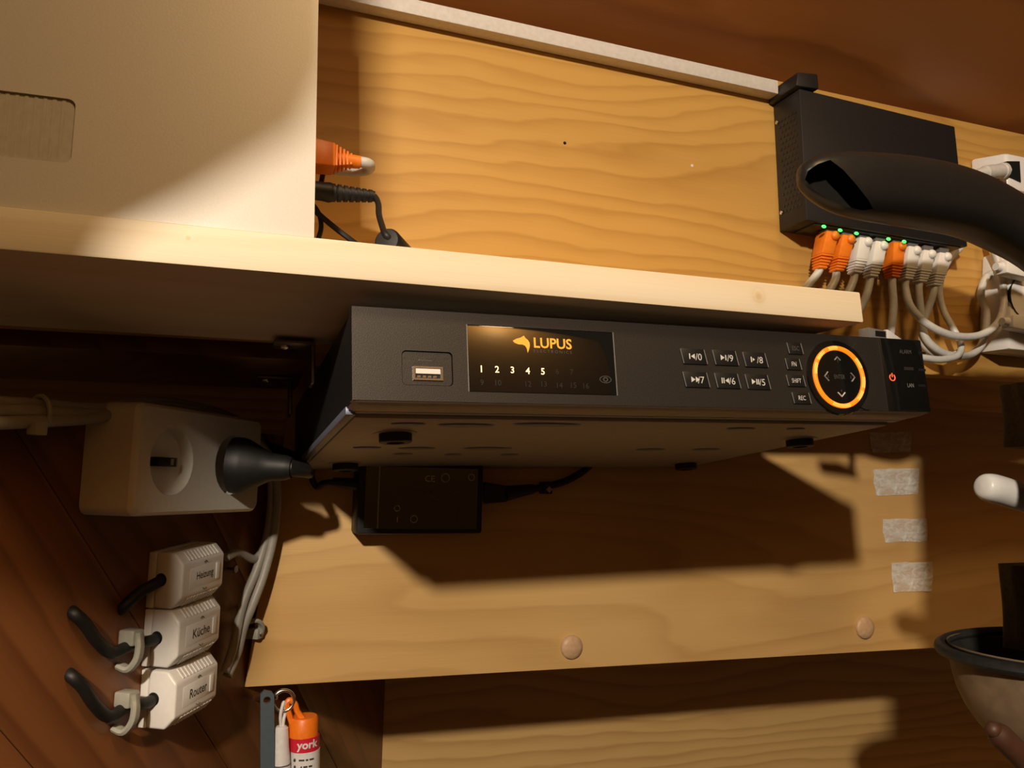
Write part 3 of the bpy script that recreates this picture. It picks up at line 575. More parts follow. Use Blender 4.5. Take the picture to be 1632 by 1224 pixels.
# white sockets and plugs at the right edge
s1 = thing('wall_socket', 'white surface socket at the right edge beside the switch', 'socket', W, wp(1610, 280, DU))
c0 = wp(1612, 275, DU-.024)
part('housing', MB().hexa([(c0.x-.012, DU-.030, c0.z-.018), (c0.x+.05, DU-.030, c0.z-.020), (c0.x+.05, DU-.0005, c0.z-.024), (c0.x-.020, DU-.0005, c0.z-.020), (c0.x-.012, DU-.030, c0.z+.014), (c0.x+.05, DU-.030, c0.z+.014), (c0.x+.05, DU-.0005, c0.z+.020), (c0.x-.020, DU-.0005, c0.z+.018)], .003), M['white'], s1)
part('socket_hole', MB().hexa([(c0.x-.0122, DU-.0303, c0.z-.008), (c0.x+.002, DU-.0308, c0.z-.011), (c0.x+.002, DU-.026, c0.z-.011), (c0.x-.0145, DU-.022, c0.z-.008), (c0.x-.0122, DU-.0303, c0.z+.006), (c0.x+.002, DU-.0308, c0.z+.008), (c0.x+.002, DU-.026, c0.z+.008), (c0.x-.0145, DU-.022, c0.z+.006)]), M['key'], s1)
pg = thing('power_plug', 'pale grey plug pushed into the white socket beside the switch', 'plug', W, wp(1580, 275, DU-.033))
e0, e1 = wp(1556, 277, DU-.038), wp(1600, 272, DU-.036)
part('plug_body', MB().lathe([(.0032, 0), (.0042, .004), (.0052, .010), (.0060, .0105), (.0060, (e1-e0).length-.004), (.0068, (e1-e0).length-.003), (.0068, (e1-e0).length)], e0, e1-e0, 18), M['grey_cable'], pg)
part('plug_pin', MB().cyl(e1, e1+(e1-e0).normalized()*.006, .003), M['white'], pg)
s2 = thing('power_strip', 'white power strip running down the right edge below the hanger', 'power strip', W, wp(1632, 480, DU))
b0_, b1_ = wp(1618, 395, DU-.03), wp(1612, 556, DU-.03)
part('housing', MB().hexa([(b1_.x, DU-.028, b1_.z), (b1_.x+.06, DU-.028, b1_.z), (b1_.x+.06, DU-.0005, b1_.z), (b1_.x-.004, DU-.0005, b1_.z), (b0_.x, DU-.028, b0_.z), (b0_.x+.06, DU-.028, b0_.z), (b0_.x+.06, DU-.0005, b0_.z), (b0_.x-.004, DU-.0005, b0_.z)], .003), M['white'], s2)
part('socket_cup', MB().lathe([(.019, 0), (.0185, .001), (.017, -.004), (0, -.004)], (b1_.x+.022, DU-.0282, (b0_.z+b1_.z)/2+.002), (0, -1, 0), 24, False), M['black'], s2)
def sideplug(label, px, pz, w_, h_):
    e = thing('power_plug', label, 'plug', W, wp(px, pz, DU-.034)); p = wp(px, pz, DU-.034)
    part('plug_body', MB().hexa([(p.x-w_, p.y-.006, p.z-h_*.7), (p.x+.02, p.y-.007, p.z-h_), (p.x+.02, p.y+.0055, p.z-h_), (p.x-w_, p.y+.0055, p.z-h_*.7), (p.x-w_*.9, p.y-.006, p.z+h_*.7), (p.x+.02, p.y-.007, p.z+h_), (p.x+.02, p.y+.0055, p.z+h_), (p.x-w_*.9, p.y+.0055, p.z+h_*.7)], .002), M['white'], e)
    part('cord_grip', MB().cyl((p.x-w_-.005, p.y, p.z), (p.x-w_+.002, p.y, p.z), .0032, .0042), M['white'], e)
sideplug('white flat plug in the power strip, the uppermost under the hanger', 1608, 428, .010, .0085)
sideplug('white flat plug in the power strip, the lowest at the right edge', 1618, 515, .010, .0080)

# ================================================================ LOWER BOARD: adapter, clips, caps, tape
ad = thing('power_adapter', 'black power adapter brick fixed below the recorder', 'power adapter', W, (.17, DL, -.015))
A0, A1 = wp(568, 852, DL-.028), wp(771, 746, DL-.028)
part('body', MB().hexa([(A0.x, DL-.028, A0.z), (A1.x, DL-.028, A0.z+.001), (A1.x, DL-.0005, A0.z+.001), (A0.x, DL-.0005, A0.z), (A0.x, DL-.028, A1.z+.006), (A1.x, DL-.028, A1.z+.006), (A1.x, DL-.0005, A1.z+.006), (A0.x, DL-.0005, A1.z+.006)], .0020), M['black'], ad)
lx0, lx1, lz0, lz1 = A0.x+.0055, A1.x-.005, A0.z+.0045, A1.z-.001
alb = part('label_plate', MB().box(lx0, lx1, DL-.0283, DL-.0279, lz0, lz1), M['black_gloss'], ad, 'glossy black rating label')
yl = DL-.0285
part('label_line', MB().box(lx0+.0105, lx0+.0111, yl, yl+.0002, lz0, lz1), M['print'], alb)
part('label_line', MB().box(lx1-.0165, lx1-.0162, yl, yl+.0002, lz0+.005, lz0+.018), M['print_dim'], alb)
part('label_line', MB().box(lx0, lx1, yl, yl+.0002, lz0, lz0+.0003), M['print_dim'], alb)
for t, fx, fz_, h_, m in (('CE', .56, .82, .0050, 'print'),):
    part('lettering', text(t, (lx0+(lx1-lx0)*fx, lz0+(lz1-lz0)*fz_), yl, h_), M[m], alb)
for fx, fz_, r in ((.28, .33, .0022), (.70, .84, .0034), (.94, .86, .0026), (.43, .16, .0028)):
    cxx, czz = lx0+(lx1-lx0)*fx, lz0+(lz1-lz0)*fz_
    part('approval_mark', MB().tube([(cxx+r*math.cos(t*math.pi/10), yl+.0001, czz+r*math.sin(t*math.pi/10)) for t in range(20)], .00030, 6, True), M['print'], alb)
for fx, fz_, w_, h_ in ((.285, .15, .0007, .0042), (.36, .14, .0030, .0012), (.51, .60, .0026, .0030), (.58, .60, .0022, .0030), (.60, .45, .0060, .0008), (.80, .55, .0050, .0008)):
    cxx, czz = lx0+(lx1-lx0)*fx, lz0+(lz1-lz0)*fz_; part('print_mark', MB().box(cxx-w_/2, cxx+w_/2, yl, yl+.0002, czz-h_/2, czz+h_/2), M['print_dim'] if w_ > .001 else M['print'], alb)
pi_ = thing('power_lead', 'black inlet plug and cord at the right of the adapter brick', 'cable', W, wp(790, 785, DL-.016))
part('inlet_plug', MB().hexa([wp(770, 803, DL-.022), wp(808, 800, DL-.022), wp(808, 800, DL-.008), wp(770, 803, DL-.008), wp(770, 768, DL-.022), wp(806, 774, DL-.022), wp(806, 774, DL-.008), wp(770, 768, DL-.008)], .0015), M['black'], pi_)
part('strain_relief', MB().tube([wp(804, 787, DL-.015), wp(825, 783, DL-.014), wp(850, 779, DL-.012)], .006, 14, rs=[.0068, .0055, .0042]), M['black'], pi_)
part('cord', MB().tube(smooth([wp(846, 780, DL-.011), wp(872, 775, DL-.009), (wp(898, 768, DL-.008)), wp(922, 756, DL-.008), wp(940, 742, DL-.008), wp(955, 725, DL-.008)]), .0031, 10), M['black'], pi_)
po = thing('power_lead', 'black lead leaving the left side of the adapter brick', 'cable', W, wp(545, 768, DL-.016))
part('strain_relief', MB().tube([wp(572, 772, DL-.016), wp(552, 770, DL-.015), wp(530, 768, DL-.013)], .004, 12, rs=[.0050, .0042, .0034]), M['black'], po)
part('cord', MB().tube(smooth([wp(534, 768, DL-.013), wp(515, 770, DL-.010), wp(505, 776, DL-.0055), wp(497, 760, DL-.006), wp(500, 735, DL-.008)]), .0024, 10), M['black'], po)
kc = thing('cable_clip', 'small black nail clip on the cord right of the adapter brick', 'cable clip', W, wp(872, 778, DL))
k = wp(872, 779, DL-.010)
part('saddle', MB().box(k.x-.0042, k.x+.0042, DL-.013, DL-.0004, k.z-.0045, k.z+.0062, .0012), M['black'], kc)
part('nail_head', MB().lathe([(.0030, 0), (.0028, .0009), (.0016, .0010), (.0014, .0005), (0, .0005)], (k.x+.0008, DL-.0130, k.z-.0006), (0, -1, 0), 4), M['wood_cap'], kc)
for px, pz, r, lb in ((910.5, 1031, .0103, 'round wooden screw cap near the middle of the lower board edge'), (1377.5, 1000, .0112, 'round wooden screw cap at the right of the lower board')):
    p = wp(px, pz, DL); part('screw_cap', MB().lathe([(r, 0), (r, .0015), (r*.93, .0026), (r*.6, .0040), (0, .0046)], (p.x, DL-.0002, p.z), (0, -1, 0), 28), M['wood_cap'], wlow, lb)
for (x0, z0_, x1, z1_, lb) in ((1386, 690, 1452, 722, 'clear tape strip on the board half hidden in shadow, topmost of four'), (1392, 748, 1464, 790, 'wrinkled clear tape strip on the board, second from the top'), (1406, 828, 1478, 865, 'clear tape strip on the board, third from the top'), (1420, 897, 1486, 944, 'clear tape strip on the board, lowest of the four')):
    nx, nz = 8, 4; mb = MB(); g = []
    for j in range(nz+1):
        for i in range(nx+1):
            px = x0+(x1-x0)*i/nx+random.uniform(-1.2, 1.2)+(4 if i == 0 and j > 2 else 0); pz = z0_+(z1_-z0_)*j/nz-(x1-x0)*i/nx*.03+random.uniform(-.8, .8)
            g.append(wp(px, pz, DL-.0007-random.uniform(0, .0006)))
    gb = [Vector((v.x, DL-.0002, v.z)) for v in g]; n_ = len(g); w_ = nx+1
    fs = [[j*w_+i, j*w_+i+1, (j+1)*w_+i+1, (j+1)*w_+i] for j in range(nz) for i in range(nx)]; mb.add(g, fs)
    single('tape_strip', lb, 'tape', W, wp((x0+x1)/2, (z0_+z1_)/2, DL), mb, M['tape'], 'tape strips on the lower board')

# ================================================================ LEFT WALL: double socket, three junction boxes, cables
so = thing('double_socket', 'cream double wall socket box with a black plug in it', 'socket', L, (.47, YL, .01))
u0_, u1_, sd, z0s, z1s = .405, .537, .0355, -.0215, .0440
c1, c2 = (.4375, .0105), (.5020, .0105)
lpz = rrect(u0_, u1_, z0s, z1s, .006)
part('housing', MB().plate(lpz, [circ(c1[0], c1[1], .0212), circ(c2[0], c2[1], .0212)], YL-sd+.003, YL-.0003), M['white_old'], so)
top = rrect(u0_+.0022, u1_-.0022, z0s+.0022, z1s-.0022, .005)
nl = len(lpz); part('rim', MB().add([(x, YL-sd+.003, z) for x, z in lpz]+[(x, YL-sd+.0012, z+(.0006 if z < .01 else -.0006)) for x, z in rrect(u0_+.0006, u1_-.0006, z0s, z1s, .006)]+[(x, YL-sd-.0004, z) for x, z in top], [[k*nl+i, k*nl+(i+1) % nl, (k+1)*nl+(i+1) % nl, (k+1)*nl+i] for k in range(2) for i in range(nl)]), M['white_old'], so)
part('cover', MB().plate(top, [circ(c1[0], c1[1], .0205), circ(c2[0], c2[1], .0205)], YL-sd-.0004, YL-sd+.0012), M['white_old'], so)
for c in (c1, c2):
    cup = part('socket_cup', MB().lathe([(.0208, 0), (.0202, .0005), (.0198, -.0040), (.0190, -.0075), (.0175, -.0085), (0, -.0085)], (c[0], YL-sd+.0002, c[1]), (0, -1, 0), 32, False), M['white_old'], so)
    if c is c1:
        part('earth_slot', MB().box(c[0]-.0085, c[0]+.0095, YL-sd+.0030, YL-sd+.009, c[1]-.0030, c[1]+.0026, .0004), M['contact'], cup)
        part('earth_contact', MB().box(c[0]+.0025, c[0]+.0055, YL-sd+.0026, YL-sd+.009, c[1]-.0020, c[1]+.0018), M['steel'], cup)
        part('earth_contact', MB().box(c[0]+.0078, c[0]+.0090, YL-sd+.0026, YL-sd+.009, c[1]-.0022, c[1]+.0022), M['steel'], cup)
        part('pin_hole', MB().cyl((c[0]-.0135, YL-sd+.0070, c[1]+.0004), (c[0]-.0135, YL-sd+.0092, c[1]+.0004), .0024, n=14), M['contact'], cup)
pg2 = thing('power_plug', 'black earthed plug pushed into the cream double socket', 'plug', L, (c2[0], YL-sd, c2[1]))
ys = YL-sd-.0006
part('plug_disc', MB().lathe([(.0190, 0), (.0190, .006), (.0180, .010), (.0125, .020), (.0095, .026), (.0085, .036), (.0070, .040)], (c2[0], ys, c2[1]), (0.25, -1, -.03), 28), M['black'], pg2)
hp = Vector((c2[0]+.010, ys-.036, c2[1]-.001))
part('strain_relief', MB().tube([hp-Vector((.001, -.006, 0)), hp, hp+Vector((.012, -.006, -.0015)), hp+Vector((.026, -.002, -.003))], .006, 14, rs=[.0065, .0062, .0050, .0040]), M['black'], pg2)
part('cord', MB().tube(smooth([hp+Vector((.022, -.004, -.003)), hp+Vector((.040, .008, .001)), hp+Vector((.060, .03, .010)), hp+Vector((.085, .07, .02))]), .0034, 10), M['black'], pg2)

def junction(name_txt, label, u, zc, hgt, shear):
    ln, dep = .0450, .0262
    h_ = hgt/2
    e = thing('junction_box', label, 'junction box', L, (u+ln/2, YL, zc), 'white junction boxes on the left wall')
    def prof(s_=1.0, d0=0, d1=1): return [(-h_*s_, 0), (-h_*s_, .016), (-h_*s_*.60, dep), (h_*s_*.60, dep), (h_*s_, .016), (h_*s_, 0)]
    zs = lambda x, z: zc+z+(x-u)*shear
    part('base', MB().prism([(u+.0004, YL-.0002-.0055*t, zs(u, s_*h_)) for t, s_ in ((0, -1), (1, -1), (1, 1), (0, 1))], [(u+ln-.0004, YL-.0002-.0055*t, zs(u+ln, s_*h_)) for t, s_ in ((0, -1), (1, -1), (1, 1), (0, 1))], .0006), M['white'], e)
    pf = [(-h_, .0060), (-h_, .0195), (-h_*.60, dep), (h_*.60, dep), (h_, .0195), (h_, .0060)]
    part('cover', MB().prism([(u, YL-y, zs(u, z)) for z, y in pf], [(u+ln, YL-y, zs(u+ln, z)) for z, y in pf], .0016, 3), M['white'], e)
    for s_ in (-1, 1):
        for i in range(10):
            x = u+.0080+i*.0034
            za, ya, zb_, yb = s_*h_*.96, .0202, s_*h_*.66, dep-.0011
            nrm = Vector((0, -(h_*.40), s_*(dep-.0195))).normalized()*.0006
            a_, b_ = Vector((x, YL-ya, zs(x, za)))+nrm, Vector((x, YL-yb, zs(x, zb_)))+nrm
            part('vent_rib', MB().hexa([a_-nrm*1.6, a_+Vector((.0019, 0, 0))-nrm*1.6, b_+Vector((.0019, 0, 0))-nrm*1.6, b_-nrm*1.6, a_, a_+Vector((.0019, 0, 0)), b_+Vector((.0019, 0, 0)), b_]), M['white'], e)
    yp = YL-dep
    lb = part('label_plate', MB().hexa([(u+.0075, yp-.00015, zs(u+.0075, -.0065)), (u+ln-.004, yp-.00015, zs(u+ln-.004, -.0065)), (u+ln-.004, yp+.0005, zs(u+ln-.004, -.0065)), (u+.0075, yp+.0005, zs(u+.0075, -.0065)), (u+.0075, yp-.00015, zs(u+.0075, .0065)), (u+ln-.004, yp-.00015, zs(u+ln-.004, .0065)), (u+ln-.004, yp+.0005, zs(u+ln-.004, .0065)), (u+.0075, yp+.0005, zs(u+.0075, .0065))], .0003), M['white'], e)
    part('lettering', text(name_txt, (u+.0235, zs(u+.0235, 0)), yp-.0003, .0058 if name_txt != 'Heizung' else .0064, .0180, slant=shear, bold=.004), M['print_black'], lb)
    part('side_tab', MB().box(u+ln-.0100, u+ln-.0060, yp-.0009, yp-.0003, zs(u+ln-.008, -.0050), zs(u+ln-.008, .0056), .0002), M['white'], lb)
    for s_ in (-1, 1):
        part('arrow_mark', MB().tube([(u+.0215, yp-.0005, zs(u+.0235, s_*.0082)), (u+.0235, yp-.0005, zs(u+.0235, s_*.0094)), (u+.0255, yp-.0005, zs(u+.0235, s_*.0082))], .0002, 6), M['print_black'], e)
    part('cable_entry', MB().lathe([(.0042, 0), (.0040, .0004), (.0036, -.001), (0, -.001)], (u-.0001, YL-.0105, zc+.0005), (-1, 0, 0), 18), M['black'], e)
    return Vector((u, YL-.0105, zc+.0005))
E1 = junction('Heizung', 'white box lettered Heizung, uppermost of three on the left wall', .4690, -.0643, .0350, .10)
E2 = junction('Küche', 'white box lettered Küche, middle of three on the left wall', .4690, -.1003, .0352, .10)
E3 = junction('Router', 'white box lettered Router, lowest of three on the left wall', .4700, -.1378, .0352, .10)
def lw(px, pz, off): return L.at(px, pz, YL-off)
single('black_cable', 'black cable from the Heizung box into a hole in the wall', 'cable', L, lw(210, 955, 0), MB().tube(smooth([E1+Vector((.003, 0, 0)), E1+Vector((-.004, .001, -.002)), lw(222, 945, .006), lw(200, 965, .003), lw(184, 978, -.006)]), .0036, 12), M['black'])
single('black_cable', 'black cable bending from the Küche box through a clip into the wall', 'cable', L, lw(190, 1030, 0), MB().tube(smooth([E2+Vector((.003, 0, 0)), E2+Vector((-.005, .001, -.001)), lw(205, 1030, .006), lw(178, 1040, .005), lw(155, 1022, .006), lw(136, 995, .005), lw(118, 978, .002), lw(108, 970, -.007)]), .0036, 12), M['black'])
single('black_cable', 'black cable bending from the Router box through a clip into the wall', 'cable', L, lw(190, 1130, 0), MB().tube(smooth([E3+Vector((.003, 0, 0)), E3+Vector((-.005, .001, -.001)), lw(200, 1128, .006), lw(173, 1142, .005), lw(150, 1122, .006), lw(132, 1095, .005), lw(114, 1078, .002), lw(103, 1068, -.007)]), .0036, 12), M['black'])
for px, pz, lb in ((196, 1024, 'grey hook clip on the black Küche cable'), (189, 1122, 'grey hook clip on the black Router cable')):
    c = lw(px, pz, 0); e = thing('cable_clip', lb, 'cable clip', L, c, 'grey hook clips')
    pts = [(c.x-.003, YL-.001, c.z-.013), (c.x-.003, YL-.008, c.z-.0145), (c.x-.002, YL-.0125, c.z-.009), (c.x-.001, YL-.0130, c.z-.002), (c.x, YL-.0115, c.z+.003), (c.x, YL-.011, c.z+.007)]
    part('hook', MB().tube(smooth(pts, 4), .0040, 8, flat=.6), M['clip'], e)
    part('lug', MB().box(c.x-.0055, c.x+.0045, YL-.0115, YL-.0003, c.z-.0010, c.z+.0085, .0014), M['clip'], e)
    part('nail_head', MB().lathe([(.0026, 0), (.0024, .0008), (0, .0010)], (c.x+.001, YL-.0116, c.z+.0035), (0, -1, 0), 14), M['steel_dark'], e)
# grey cables along the ledge and down behind the boxes
ZL = .0385
def lz(px, pz, off): return lw(px, pz, off)
bund = [
 ('upper grey cable of the bundle lying along the ledge at left', .0032, [(-90, 632, .020), (0, 641, .016), (70, 645, .012), (150, 650, .010), (230, 640, .008), (300, 646, .006), (360, 662, .008), (405, 690, .012), (425, 730, .016), (434, 790, .018), (428, 850, .016), (408, 890, .012), (380, 880, .010), (360, 888, .010)]),
 ('middle grey cable of the bundle, curving down past the white boxes', .0034, [(-90, 655, .022), (0, 655, .018), (70, 656, .016), (150, 660, .012), (220, 650, .010), (290, 650, .012), (355, 668, .014), (410, 700, .018), (432, 750, .022), (430, 830, .018), (412, 900, .014), (388, 960, .010), (372, 1030, .008), (358, 1072, .006)]),
 ('lower grey cable of the bundle, ending in the clip beside the lower board', .0034, [(-90, 676, .022), (0, 674, .020), (70, 671, .018), (150, 666, .014), (220, 654, .016), (290, 656, .018), (360, 676, .018), (418, 712, .024), (440, 760, .026), (438, 840, .022), (422, 910, .018), (402, 965, .014), (388, 1000, .010), (378, 1040, .008), (362, 1078, .006)]),
]
for lb, r, pts in bund:
    P_ = [lw(*q) for q in pts]; single('grey_cable', lb, 'cable', L, P_[1], MB().tube(smooth(P_), r, 12), M['grey_cable_d'], 'grey cables on the left wall')
zt = lw(62, 660, .014)
zi = thing('cable_tie', 'pale cable tie around the grey cables at far left', 'cable tie', L, zt)
part('loop', MB().tube([(zt.x+.0008*math.cos(t*math.pi/9), zt.y+.0075*math.cos(t*math.pi/9), zt.z+.0095*math.sin(t*math.pi/9)) for t in range(18)], .0013, 8, True), M['clip'], zi)
zh = lw(58, 684, .022); part('tie_head', MB().box(zh.x-.0035, zh.x+.0045, zh.y-.003, zh.y+.003, zh.z-.003, zh.z+.004, .0008), M['clip'], zi)
c = lw(388, 1004, 0); e = thing('cable_clip', 'grey clip with dark nail on the cable left of the lower board', 'cable clip', L, c, 'grey hook clips')
part('hook', MB().tube(smooth([(c.x-.006, YL-.004, c.z+.006), (c.x-.002, YL-.012, c.z+.008), (c.x+.004, YL-.013, c.z+.003), (c.x+.006, YL-.010, c.z-.003)], 4), .0030, 8, flat=.6), M['clip'], e)
part('lug', MB().box(c.x+.001, c.x+.010, YL-.012, YL-.0003, c.z-.007, c.z+.001, .0012), M['clip'], e)
part('nail_head', MB().lathe([(.0026, 0), (.0024, .0008), (0, .0010)], (c.x+.0062, YL-.0121, c.z-.003), (0, -1, 0), 14), M['steel_dark'], e)
for px, pz, lb in ((363, 906, 'dark nail head in the wall right of the Heizung box'), (380, 966, 'dark nail head in the wall right of the Küche box')):
    c = lw(px, pz, 0); single('nail', lb, 'nail', L, c, MB().lathe([(.0010, -.004), (.0010, .0060), (.0030, .0062), (.0028, .0072), (0, .0076)], (c.x, YL, c.z), (0, -1, 0), 14), M['steel_dark'])

# ================================================================ HOOK AND HANGING TOOLS below the board
HD = .655
hk = thing('screw_hook', 'shiny screw hook under the left end of the lower board', 'hook', W, wp(440, 1113, HD))
wh = lw(404, 1113, -.004); wh_w = W.R @ (L.R.transposed() @ wh)
h1 = wp(440, 1112, HD)
part('shank', MB().tube([wh_w, h1], .0016, 10), M['steel'], hk)
hc = wp(452, 1117, HD); hr = .0075
part('hook_ring', MB().tube([h1]+[(hc.x+hr*math.cos(math.radians(t)), HD, hc.z+hr*math.sin(math.radians(t))) for t in range(150, -170, -15)], .0014, 10), M['steel'], hk)
hd = thing('flat_handle', 'slate grey flat tool handle hanging left of the white marker', 'tool', W, wp(428, 1160, HD))
a0, a1 = wp(415, 1100, HD-.003), wp(437, 1100, HD-.003); b0_, b1_ = wp(415, 1330, HD-.003), wp(438, 1330, HD-.003)
part('handle', MB().plate([(p.x, p.z) for p in (b0_, b1_)]+[(a1.x, a1.z-.003), (a1.x-.002, a1.z-.0006), (a0.x+.0025, a0.z), (a0.x, a0.z-.0025)], [circ((a0.x+a1.x)/2, h1.z, .0026, 14)], HD-.0055, HD-.0015), M['slate'], hd)
mk = thing('marker', 'white marker with loop hanging between grey handle and orange tube', 'marker', W, wp(448, 1170, HD))
m0, m1 = wp(448, 1158, HD), wp(449, 1330, HD)
lp0 = wp(453, 1119, HD)
part('hanging_loop', MB().tube(smooth([wp(448, 1158, HD), wp(447, 1142, HD-.001), wp(450, 1126, HD-.001), lp0, wp(455, 1132, HD+.001), wp(452, 1148, HD), wp(451, 1158, HD)], 5), .0012, 8), M['ywhite'], mk)
part('barrel', MB().lathe([(.0035, -.0005), (.0052, .001), (.0062, .022), (.0066, .030), (.0066, (m1-m0).length)], m0, m1-m0, 20), M['ywhite'], mk)
part('cap_seam', MB().lathe([(.00668, .0262), (.00675, .0266), (.00668, .0270)], m0, m1-m0, 20), M['print_dim'], mk)
yk = thing('lint_tube', 'orange-capped tube with red york label hanging from the hook', 'tube', W, wp(485, 1170, HD))
t0, t1 = wp(484, 1140, HD+.004), wp(493, 1330, HD+.004); ty = HD+.004; tr = .0108
def Yz(pz): return wp(485, pz, ty).z
tx = lambda z: t0.x+(t1.x-t0.x)*(t0.z-z)/(t0.z-t1.z)
z_cap, z_red0, z_red1 = Yz(1141), Yz(1171), Yz(1193)
cap = part('cap', MB().lathe([(tr*.90, 0), (tr, .0015), (tr, z_cap-z_red0+.0002)], (t0.x, ty, z_cap), (0.045, 0, -1), 28), M['yorange'], yk)
lpx = wp(463, 1122, ty-.002)
part('hanging_lug', MB().tube(smooth([(t0.x-.0085, ty-.003, z_cap-.004), wp(460, 1136, ty-.003), wp(457, 1122, ty-.003), wp(462, 1116, ty-.003), wp(470, 1122, ty-.003), wp(474, 1134, ty-.003), (t0.x-.001, ty-.004, z_cap-.001)], 5), .0022, 8, flat=1.0), M['yorange'], cap)
part('red_band', MB().lathe([(tr+.0001, 0), (tr+.0001, z_red0-z_red1)], (tx(z_red0), ty, z_red0), (0.045, 0, -1), 28), M['yred'], yk)
part('white_wrap', MB().lathe([(tr, 0), (tr, .07)], (tx(z_red1), ty, z_red1), (0.045, 0, -1), 28), M['ywhite'], yk)
zc_ = (z_red0+z_red1)/2
part('lettering', text('york', (tx(zc_)+.0010, zc_), ty, .0076, .0165, bold=.03, wrap=(tx(zc_), ty, tr+.0005), slant=.06), M['ywhite'], yk)
for i in range(4):
    zi_ = z_red1-.005-i*.0047; cx_ = tx(zi_)
    ln_ = MB(); x_ = -.0062
    for w_ in ((.0042, .0018, .0034), (.0022, .0030, .0026), (.0034, .0040, .0014), (.0018, .0026, .0040))[i]:
        for a_, b_ in ((x_+w_*q/3, x_+w_*(q+1)/3) for q in range(3)):
            r_ = tr+.0002; ln_.add([(cx_+r_*math.sin(t/r_), ty-r_*math.cos(t/r_), zi_+z_+t*.06) for t, z_ in ((a_, -.0006), (b_, -.0006), (b_, .0006), (a_, .0006))], [(0, 1, 2, 3)])
        x_ += w_+.0009
    part('print_line', ln_, M['print_black'], yk)
    part('bullet', MB().ball((cx_-.0085, ty-.0070, zi_-.0006), .0011, .0013, .0008, 8), M['print_black'], yk)

# ================================================================ THINGS HANGING AT THE RIGHT EDGE
HG = .405
hn = thing('coat_hanger', 'black plastic coat hanger with broad hollow shoulder in front of the switch', 'coat hanger', W, wp(1450, 330, HG))
def sect(px_t, pz_t, px_b, pz_b, Y, dep_): return wp(px_t, pz_t, Y), wp(px_b, pz_b, Y), dep_
secs = [sect(1272, 268, 1274, 296, HG-.030, .004), sect(1288, 250, 1290, 312, HG-.030, .009), sect(1322, 243, 1330, 338, HG-.028, .014), sect(1372, 245, 1384, 350, HG-.024, .018), sect(1430, 250, 1440, 358, HG-.016, .020), sect(1500, 262, 1505, 368, HG-.008, .021), sect(1560, 284, 1555, 378, HG, .021), sect(1610, 312, 1595, 400, HG+.006, .020), sect(1660, 344, 1640, 420, HG+.012, .018), sect(1730, 396, 1700, 480, HG+.018, .016)]
n_ = 16; vv = []; fs = []
for a_, b_, dpt in secs:
    c = (a_+b_)/2; hh = (a_-b_)/2
    for i in range(n_):
        t = 2*math.pi*i/n_; ct, st = math.cos(t), math.sin(t)
        ct = math.copysign(abs(ct)**.8, ct); st = math.copysign(abs(st)**.8, st)
        vv.append(c+hh*ct+Vector((0, -dpt*st, 0)))
m_ = len(secs)
for k_ in range(m_-1):
    for i in range(n_): fs.append([k_*n_+i, k_*n_+(i+1) % n_, (k_+1)*n_+(i+1) % n_, (k_+1)*n_+i])
fs += [list(range(n_))[::-1], [(m_-1)*n_+i for i in range(n_)]]
ho = part('shoulder', MB().add(vv, fs), M['hanger'], hn)
sub = ho.modifiers.new('subsurf', 'SUBSURF'); sub.levels = 2; sub.render_levels = 2
hol = [(1276, 285), (1282, 269), (1300, 257), (1322, 250), (1345, 268), (1368, 294), (1390, 322), (1399, 338), (1380, 341), (1350, 335), (1318, 320), (1290, 302)]
def cut_hollow(ob, front, back):
    me = mesh('cutter', MB().prism(front, back), ORG[ob.name], M['hanger']); ct = bpy.data.objects.new('cutter', me); COL.objects.link(ct); ct.matrix_world = hn.matrix_world
    b_ = ob.modifiers.new('hollow', 'BOOLEAN'); b_.operation = 'DIFFERENCE'; b_.object = ct; b_.solver = 'EXACT'
    bpy.context.view_layer.update(); dg = bpy.context.evaluated_depsgraph_get()
    res = bpy.data.meshes.new_from_object(ob.evaluated_get(dg)); ob.modifiers.clear(); ob.data = res; bpy.data.objects.remove(ct, do_unlink=True)
    res.polygons.foreach_set('use_smooth', [True]*len(res.polygons)); res.set_sharp_from_angle(angle=math.radians(40))
mx_, mz_ = 1335, 296
cut_hollow(ho, [wp(x, z, HG-.075) for x, z in hol], [wp(mx_+(x-mx_)*.86, mz_+(z-mz_)*.86, HG-.0235) for x, z in hol])
wa = thing('white_hanger', 'white rounded plastic arm end poking in at the right edge', 'coat hanger', W, wp(1600, 785, .40))
arm_pts = smooth([wp(1563, 774, .40), wp(1567, 775, .40), wp(1576, 777, .40), wp(1592, 781, .40), wp(1618, 789, .40), wp(1660, 801, .40), wp(1760, 828, .40)], 4)
arm_r = [.0003+.0092*min(1, math.sqrt(max(0, 1-(1-min(1, i/11))**2))) for i in range(len(arm_pts))]
part('arm', MB().tube(arm_pts, .009, 18, rs=arm_r), M['white'], wa)
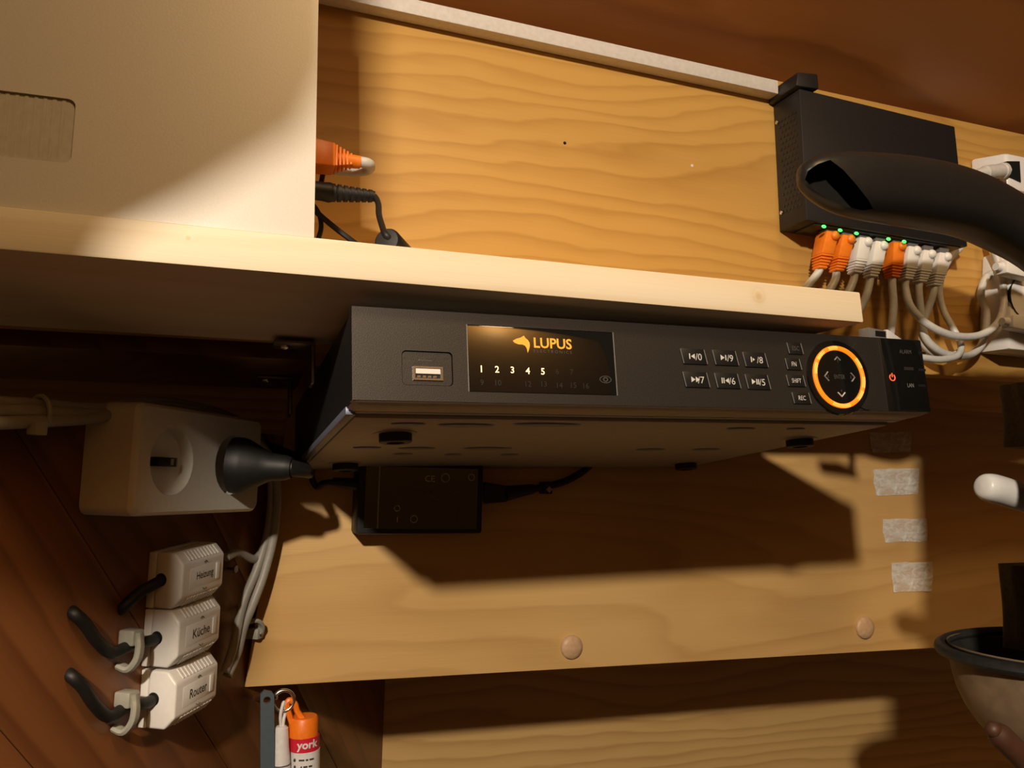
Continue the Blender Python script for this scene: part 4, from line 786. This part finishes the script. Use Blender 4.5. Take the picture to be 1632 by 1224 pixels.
# tan rounded bag with a dark band
BD = .43
bc = wp(1678, 1044, BD)
rr_ = (bc-wp(1554, 1035, BD)).length
bag = thing('leather_bag', 'tan rounded leather bag with dark band hanging at lower right', 'bag', W, (bc.x, BD, bc.z-rr_))
prof = [(rr_*.95, .004), (rr_*.94, -.004)]+[(rr_*.93*math.cos(math.radians(t)), -.004-rr_*1.0*math.sin(math.radians(t))) for t in range(10, 91, 10)]
part('body', MB().lathe([(max(r, 0), h) for r, h in prof], (bc.x+.004, BD, bc.z), (0, 0, 1), 40, False), M['leather'], bag)
part('band', MB().tube([(bc.x+.004+rr_*1.0*math.cos(t*math.pi/24), BD+rr_*1.0*math.sin(t*math.pi/24), bc.z+.002+.004*math.cos(t*math.pi/24)) for t in range(48)], .0050, 10, True, flat=.8), M['strap'], bag)
part('inner_lining', MB().lathe([(rr_*.96, .003), (rr_*.88, -.012), (rr_*.8, -.02), (0, -.022)], (bc.x+.004, BD, bc.z), (0, 0, 1), 40, False), M['strap'], bag)
# olive sleeve at the very edge of the view, plus an unseen shape added for its shadow
def cloth(name, label, x0, z0, z1, w_, Y, m, amp=.008, dep_=.03):
    n = 40; rows = 16; mb = MB(); g = []
    for j in range(rows+1):
        z = z0+(z1-z0)*j/rows
        for i in range(n):
            t = 2*math.pi*i/n; wob = 1+amp/w_*math.sin(5*t+1.3+j*.06)
            g.append((x0+w_+w_*wob*math.cos(t)+.0015*math.sin(j*.25), Y+dep_*wob*math.sin(t), z))
    fs = [[j*n+i, j*n+(i+1) % n, (j+1)*n+(i+1) % n, (j+1)*n+i] for j in range(rows) for i in range(n)]+[list(range(n))[::-1], [rows*n+i for i in range(n)]]
    return single(name, label, 'clothing', W, (x0+w_, Y, min(z0, z1)), mb.add(g, fs), m)
e_ = wp(1613, 640, .44); f_ = wp(1632, 700, .44)
cloth('shirt_sleeve', 'olive brown sleeve hanging at the right edge beside the recorder', e_.x, wp(1620, 712, .44).z, wp(1620, 612, .44).z, .035, .44, M['olive'], .003, .02)
e_ = wp(1606, 960, .46)
cloth('trouser_leg', 'narrow olive cloth hanging above the tan bag at right', e_.x, wp(1620, 1034, .46).z, wp(1620, 900, .46).z, .03, .46, M['olive'], .002, .015)
e_ = wp(1696, 800, .33)
cloth('shadow_cloth', 'unseen dark cloth added beyond the right edge to cast shadow', e_.x, wp(1696, 985, .33).z, wp(1696, 330, .33).z, .08, .33, M['coat'], .008, .03)
ts = thing('leather_strap', 'reddish brown strap end at the lower right corner', 'strap', W, wp(1600, 1190, .40))
part('strap', MB().tube(smooth([wp(1584, 1164, .40), wp(1598, 1176, .40), wp(1622, 1200, .40), wp(1650, 1232, .40), wp(1680, 1280, .40)], 4), .008, 14, rs=[.0050, .0062, .0070, .0074]+[.0076]*13), M['tan_strap'], ts)
part('strap_tip', MB().ball(wp(1583, 1163, .40), .0050, .0050, .0050, 12), M['tan_strap'], ts)
